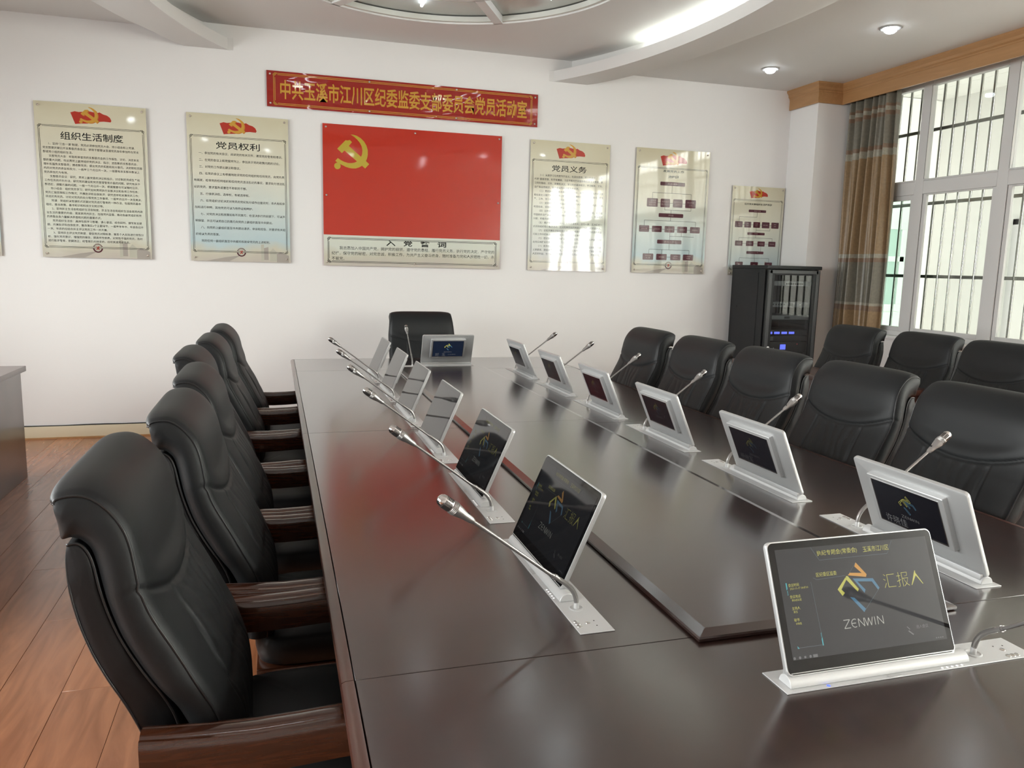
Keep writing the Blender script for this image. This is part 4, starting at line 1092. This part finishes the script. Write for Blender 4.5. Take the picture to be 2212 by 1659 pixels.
B4 = [(.268, -.310, .539, -.346), (.133, -.473, .250, -.555), (.281, -.473, .384, -.554), (.418, -.473, .523, -.552), (.554, -.472, .671, -.552), (.267, -.613, .538, -.651),
      (.062, -.737, .171, -.800), (.201, -.737, .309, -.798), (.340, -.736, .449, -.798), (.479, -.736, .589, -.798), (.623, -.735, .733, -.796), (.265, -.871, .534, -.909),
      (.115, -1.009, .231, -1.071), (.263, -1.010, .379, -1.070), (.419, -1.010, .532, -1.069), (.560, -1.009, .676, -1.067)]
L4 = [[(.40, -.346), (.40, -.418)], [(.19, -.473), (.19, -.418), (.615, -.418), (.615, -.472)], [(.25, -.514), (.281, -.514)], [(.384, -.514), (.418, -.514)], [(.523, -.514), (.554, -.514)],
      [(.33, -.554), (.33, -.580), (.62, -.580), (.62, -.552)], [(.40, -.58), (.40, -.613)], [(.40, -.651), (.40, -.686)], [(.115, -.737), (.115, -.686), (.68, -.686), (.68, -.735)],
      [(.171, -.768), (.201, -.768)], [(.309, -.768), (.34, -.768)], [(.449, -.768), (.479, -.768)], [(.589, -.768), (.623, -.768)], [(.40, -.798), (.40, -.871)], [(.40, -.835), (.67, -.835)], [(.53, -.798), (.53, -.835)],
      [(.40, -.909), (.40, -.968)], [(.18, -1.009), (.18, -.968), (.625, -.968), (.625, -1.009)], [(.32, -1.01), (.32, -.968)], [(.379, -1.04), (.419, -1.04)]]
chart('poster with a maroon flow chart headed 发展党员工作流程图, second from the window', 3.367, 2.671, .803, 1.2, 'poster_blue', B4, L4,
      [('发展党员工作', .292, -.221, .229, .026), ('流程图', .350, -.273, .113, .026)], 1.0,
      ['会前准备', '入党申请/培养考察/会议讨论', '组织培训/党小组讨论', '支委会讨论/上级审查', '政治审查/公示', '开会', '宣布议程', '宣布纪律', '统一思想', '讨论表决', '形成决议', '会后工作', '填写志愿/报上级', '组织谈话', '上级审批/通知本人', '入党宣誓/预备期'])
B5 = [(.199, -.231, .404, -.257), (.048, -.352, .137, -.412), (.159, -.353, .239, -.412), (.263, -.353, .343, -.411), (.365, -.351, .456, -.412), (.478, -.351, .567, -.412), (.200, -.459, .406, -.485),
      (.063, -.547, .150, -.599), (.192, -.546, .280, -.598), (.328, -.547, .415, -.599), (.458, -.546, .544, -.598), (.204, -.650, .407, -.678), (.08, -.76, .17, -.81), (.26, -.76, .35, -.81), (.43, -.76, .52, -.81)]
L5 = [[(.30, -.257), (.30, -.305), (.095, -.305), (.095, -.352)], [(.137, -.382), (.159, -.382)], [(.239, -.382), (.263, -.382)], [(.343, -.382), (.365, -.382)], [(.456, -.382), (.478, -.382)], [(.30, -.411), (.30, -.459)],
      [(.30, -.437), (.465, -.437), (.465, -.382)], [(.30, -.485), (.30, -.515)], [(.105, -.547), (.105, -.515), (.50, -.515), (.50, -.546)], [(.15, -.573), (.192, -.573)], [(.28, -.573), (.328, -.573)], [(.415, -.573), (.458, -.573)],
      [(.37, -.599), (.37, -.65)], [(.30, -.678), (.30, -.72)], [(.125, -.76), (.125, -.72), (.475, -.72), (.475, -.76)], [(.305, -.72), (.305, -.76)]]
chart('small poster with a maroon flow chart behind the rack cabinet, nearest the window', 4.451, 2.367, .609, .90, 'poster_small', B5, L5,
      [('召开党支部组织生活程序图', .144, -.186, .323, .020)], .75,
      ['会前准备', '确定/时间', '通知/党员', '征求/意见', '谈心谈话', '撰写/材料', '开会', '宣布议程', '开展批评', '民主评议', '形成决议', '会后工作', '整改', '公示', '归档'])
# flag board
fb = board('flag_board', 'red flag board with a yellow hammer and sickle above the oath text', .409, 2.677, 1.602, 1.205, M['flag'], [(.028, -.028), (.80, -.03), (1.575, -.028), (.028, -.60), (1.575, -.60), (.028, -1.175), (.80, -1.175), (1.575, -1.175)], 'board')
mp0 = sheet_map(0, 0, 1)
b = MB(); poly(b, EMBLEM, mp0); poly(b, [(.123 + .0275 * math.cos(a), -.350 + .0275 * math.sin(a)) for a in [2 * PI * i / 28 for i in range(28)]], mp0); printed(fb, 'hammer_and_sickle', b, 'emblem')
b = MB(); b.box(0, 1.602, -.0046, -.0039, -1.205, -.938); b.build('oath_panel', M['poster_warm'], fb)
mp1 = sheet_map(0, 0, 2); b = MB(); border(b, .035, 1.567, -1.175, -.962, mp1, t=.004, gap=.010, knot=.03); printed(fb, 'border_print', b, 'print_black')
b = MB()
for i, ch in enumerate('入党誓词'): put_text(b, ch, .06, .545 + i * .155, -1.022, mp1, width=.082, height=.052, offset=.03)
printed(fb, 'heading', b, 'print_black')
b = MB()
for s, x, z in (('我志愿加入中国共产党，拥护党的纲领，遵守党的章程，履行党员义务，执行党的决定，严守党的', .133, -1.062), ('纪律，保守党的秘密，对党忠诚，积极工作，为共产主义奋斗终身，随时准备为党和人民牺牲一切，永', .066, -1.108), ('不叛党。', .066, -1.154)):
    put_text(b, s, .0330, x, z, mp1, offset=.004)
printed(fb, 'body_text', b, 'print_black')
# banner
bn = board('banner', 'long red banner with gold characters above the flag board', -.041, 3.070, 2.388, .289, M['banner'], [(.028, -.028), (.85, -.022), (1.62, -.022), (2.36, -.028), (.028, -.262), (.85, -.267), (1.62, -.267), (2.36, -.262)], 'banner')
b = MB(); border(b, .056, 2.332, -.270, -.019, mp0, t=.0045, gap=.011, knot=.030); printed(bn, 'border_print', b, 'print_gold')
b = MB(); put_text(b, '中共玉溪市江川区纪委监委支部委员会党员活动室', .1, .108, -.225, mp0, width=2.175, height=.160, offset=.018); printed(bn, 'gold_lettering', b, 'print_gold')
# edge of one more poster at the far left
t = board('poster', 'cream poster mostly cut off at the left edge of the frame', -2.862, 2.687, .8, 1.2, M['poster_blue'], pins4(.8, 1.2)); header(t)
b = MB(); border(b, .022, .778, -1.122, -.176, sheet_map(0, 0, 1)); printed(t, 'border_print', b, 'print_black')

# ---------------------------------------------------------------- equipment rack
RX0, RX1, RY0, RY1, RZ = 4.462, 5.062, 6.46, 7.05, 1.572
rk = thing('server_rack', 'black steel equipment cabinet with a glass door beside the curtain', 'cabinet', ((RX0 + RX1) / 2, (RY0 + RY1) / 2, 0))
def rp(mb, nm, mt, par=None, **k):
    o = mb.build(nm, M[mt], par or rk, **k)
    if par is None: o.location = (-(RX0 + RX1) / 2, -(RY0 + RY1) / 2, 0)
    return o
rp(MB().box(RX0 - .005, RX1 + .008, RY0 - .012, RY1 + .005, RZ - .035, RZ), 'top_cover', 'rack', bevel=.008)
rp(MB().box(RX0, RX1, RY0, RY1, 0, .06), 'plinth', 'rack')
s_ = rp(MB().box(RX0, RX0 + .02, RY0 + .03, RY1, .06, RZ - .035), 'side_panel', 'rack', bevel=.002)
q = MB().box(RX0 - .004, RX0, RY0 + .13, RY1 - .06, .10, RZ - .07); rp(q, 'side_inset', 'rack', s_, bevel=.002)
for yy in (RY0 + .22, RY1 - .12): rp(MB().lathe([(.010, 0), (.010, .002), (.0001, .002)], (RX0 - .004, yy, 1.16), (-1, 0, 0), 12), 'side_lock', 'slot', s_)
rp(MB().box(RX1 - .02, RX1, RY0 + .03, RY1, .06, RZ - .035), 'side_panel', 'rack', bevel=.002)
rp(MB().box(RX0, RX1, RY1 - .01, RY1, .06, RZ - .035), 'rear_panel', 'rackgrey')
for xx in (RX0 + .02, RX1 - .065): rp(MB().box(xx, xx + .045, RY0 + .05, RY0 + .09, .06, RZ - .035), 'mounting_rail', 'rackgrey')
dd = MB(); dz0, dz1 = .07, RZ - .04; y0, y1 = RY0 - .006, RY0 + .016
dd.box(RX0 + .01, RX0 + .085, y0, y1, dz0, dz1); dd.box(RX1 - .085, RX1 - .005, y0, y1, dz0, dz1); dd.box(RX0 + .085, RX1 - .085, y0, y1, dz1 - .05, dz1); dd.box(RX0 + .085, RX1 - .085, y0, y1, dz0, dz0 + .06)
dr = rp(dd, 'door_frame', 'rack', bevel=.003)
for xx in (RX0 + .022, RX1 - .050): rp(MB().box(xx, xx + .034, y0 - .003, y0, dz0 + .01, dz1 - .005), 'perforated_strip', 'rackgrey', dr, bevel=.001, seg=1)
rp(MB().box(RX0 + .03, RX1 - .03, y0 - .003, y0, dz1 - .034, dz1 - .004), 'perforated_strip', 'rackgrey', dr, bevel=.001, seg=1)
rp(MB().box(RX0 + .085, RX1 - .085, y0 + .006, y0 + .010, dz0 + .06, dz1 - .05), 'glass', 'rackglass', dr)
rp(MB().lathe([(.016, 0), (.016, .006), (.010, .014), (.004, .016)], (RX0 + .062, y0, .79), (0, -1, 0), 16), 'door_lock', 'chrome', dr, smooth=True)
rp(MB().box(RX1, RX1 + .012, RY0 + .30, RY0 + .36, .06, 1.36), 'cable_duct', 'rackgrey')
def device(z0, z1, nm, lab, cat, mt, extra):
    t = thing(nm, lab, cat, ((RX0 + RX1) / 2, RY0 + .05, z0)); h = z1 - z0
    MB().box(-.235, .235, .0, .40, 0, h).build('case', M['device'], t, bevel=.002)
    MB().box(-.255, .255, -.006, 0, 0, h).build('front_plate', M[mt], t, bevel=.002)
    for nm2, mt2, (a, b_, c, d) in extra: MB().box(a, b_, -.009, -.006, c, d).build(nm2, M[mt2], t, bevel=.001, seg=1)
lw_ = [('display', 'lcdblue', (-.225 + .083 * i, -.225 + .083 * i + .062, .010, .032)) for i in range(4)]
device(.905, .955, 'amplifier', 'rack unit with four small blue displays inside the glass-door cabinet', 'amplifier', 'device', lw_)
device(.735, .835, 'power_controller', 'rack unit with one square blue display and a red light inside the cabinet', 'controller', 'device',
       [('display', 'lcdblue', (-.065, -.002, .028, .078)), ('light', 'led_red', (.125, .131, .078, .084)), ('socket', 'slot', (-.20, -.16, .03, .05)), ('indicator', 'led_white', (-.14, -.134, .04, .046))])
device(.845, .895, 'rack_drawer', 'plain dark rack unit between the two lit units inside the cabinet', 'rack unit', 'device', [('label_plate', 'device_l', (-.225, -.15, .006, .044))])
device(1.175, 1.225, 'mixer', 'pale rack unit with a row of knobs in the middle of the cabinet', 'mixer', 'device_l',
       [('knob', 'slot', (-.18 + .03 * i, -.168 + .03 * i, .02, .032)) for i in range(5)] + [('display', 'device', (-.0, .05, .008, .04)), ('light', 'led_white', (.125, .131, .022, .028))])
device(1.055, 1.095, 'wireless_receiver', 'slim grey rack unit below the mixer inside the cabinet', 'receiver', 'device_l', [('display', 'device', (-.04, .02, .008, .03))])
device(1.38, 1.425, 'network_switch', 'slim grey rack unit at the top inside the cabinet', 'network switch', 'device_l', [('port', 'slot', (-.05 + .025 * i, -.032 + .025 * i, .012, .028)) for i in range(8)])
device(.58, .68, 'player', 'dark rack unit low in the cabinet below the lit units', 'player', 'device', [('handle', 'rackgrey', (.13, .16, .01, .09))])

bpy.data.objects.remove(TO); bpy.data.curves.remove(TC)
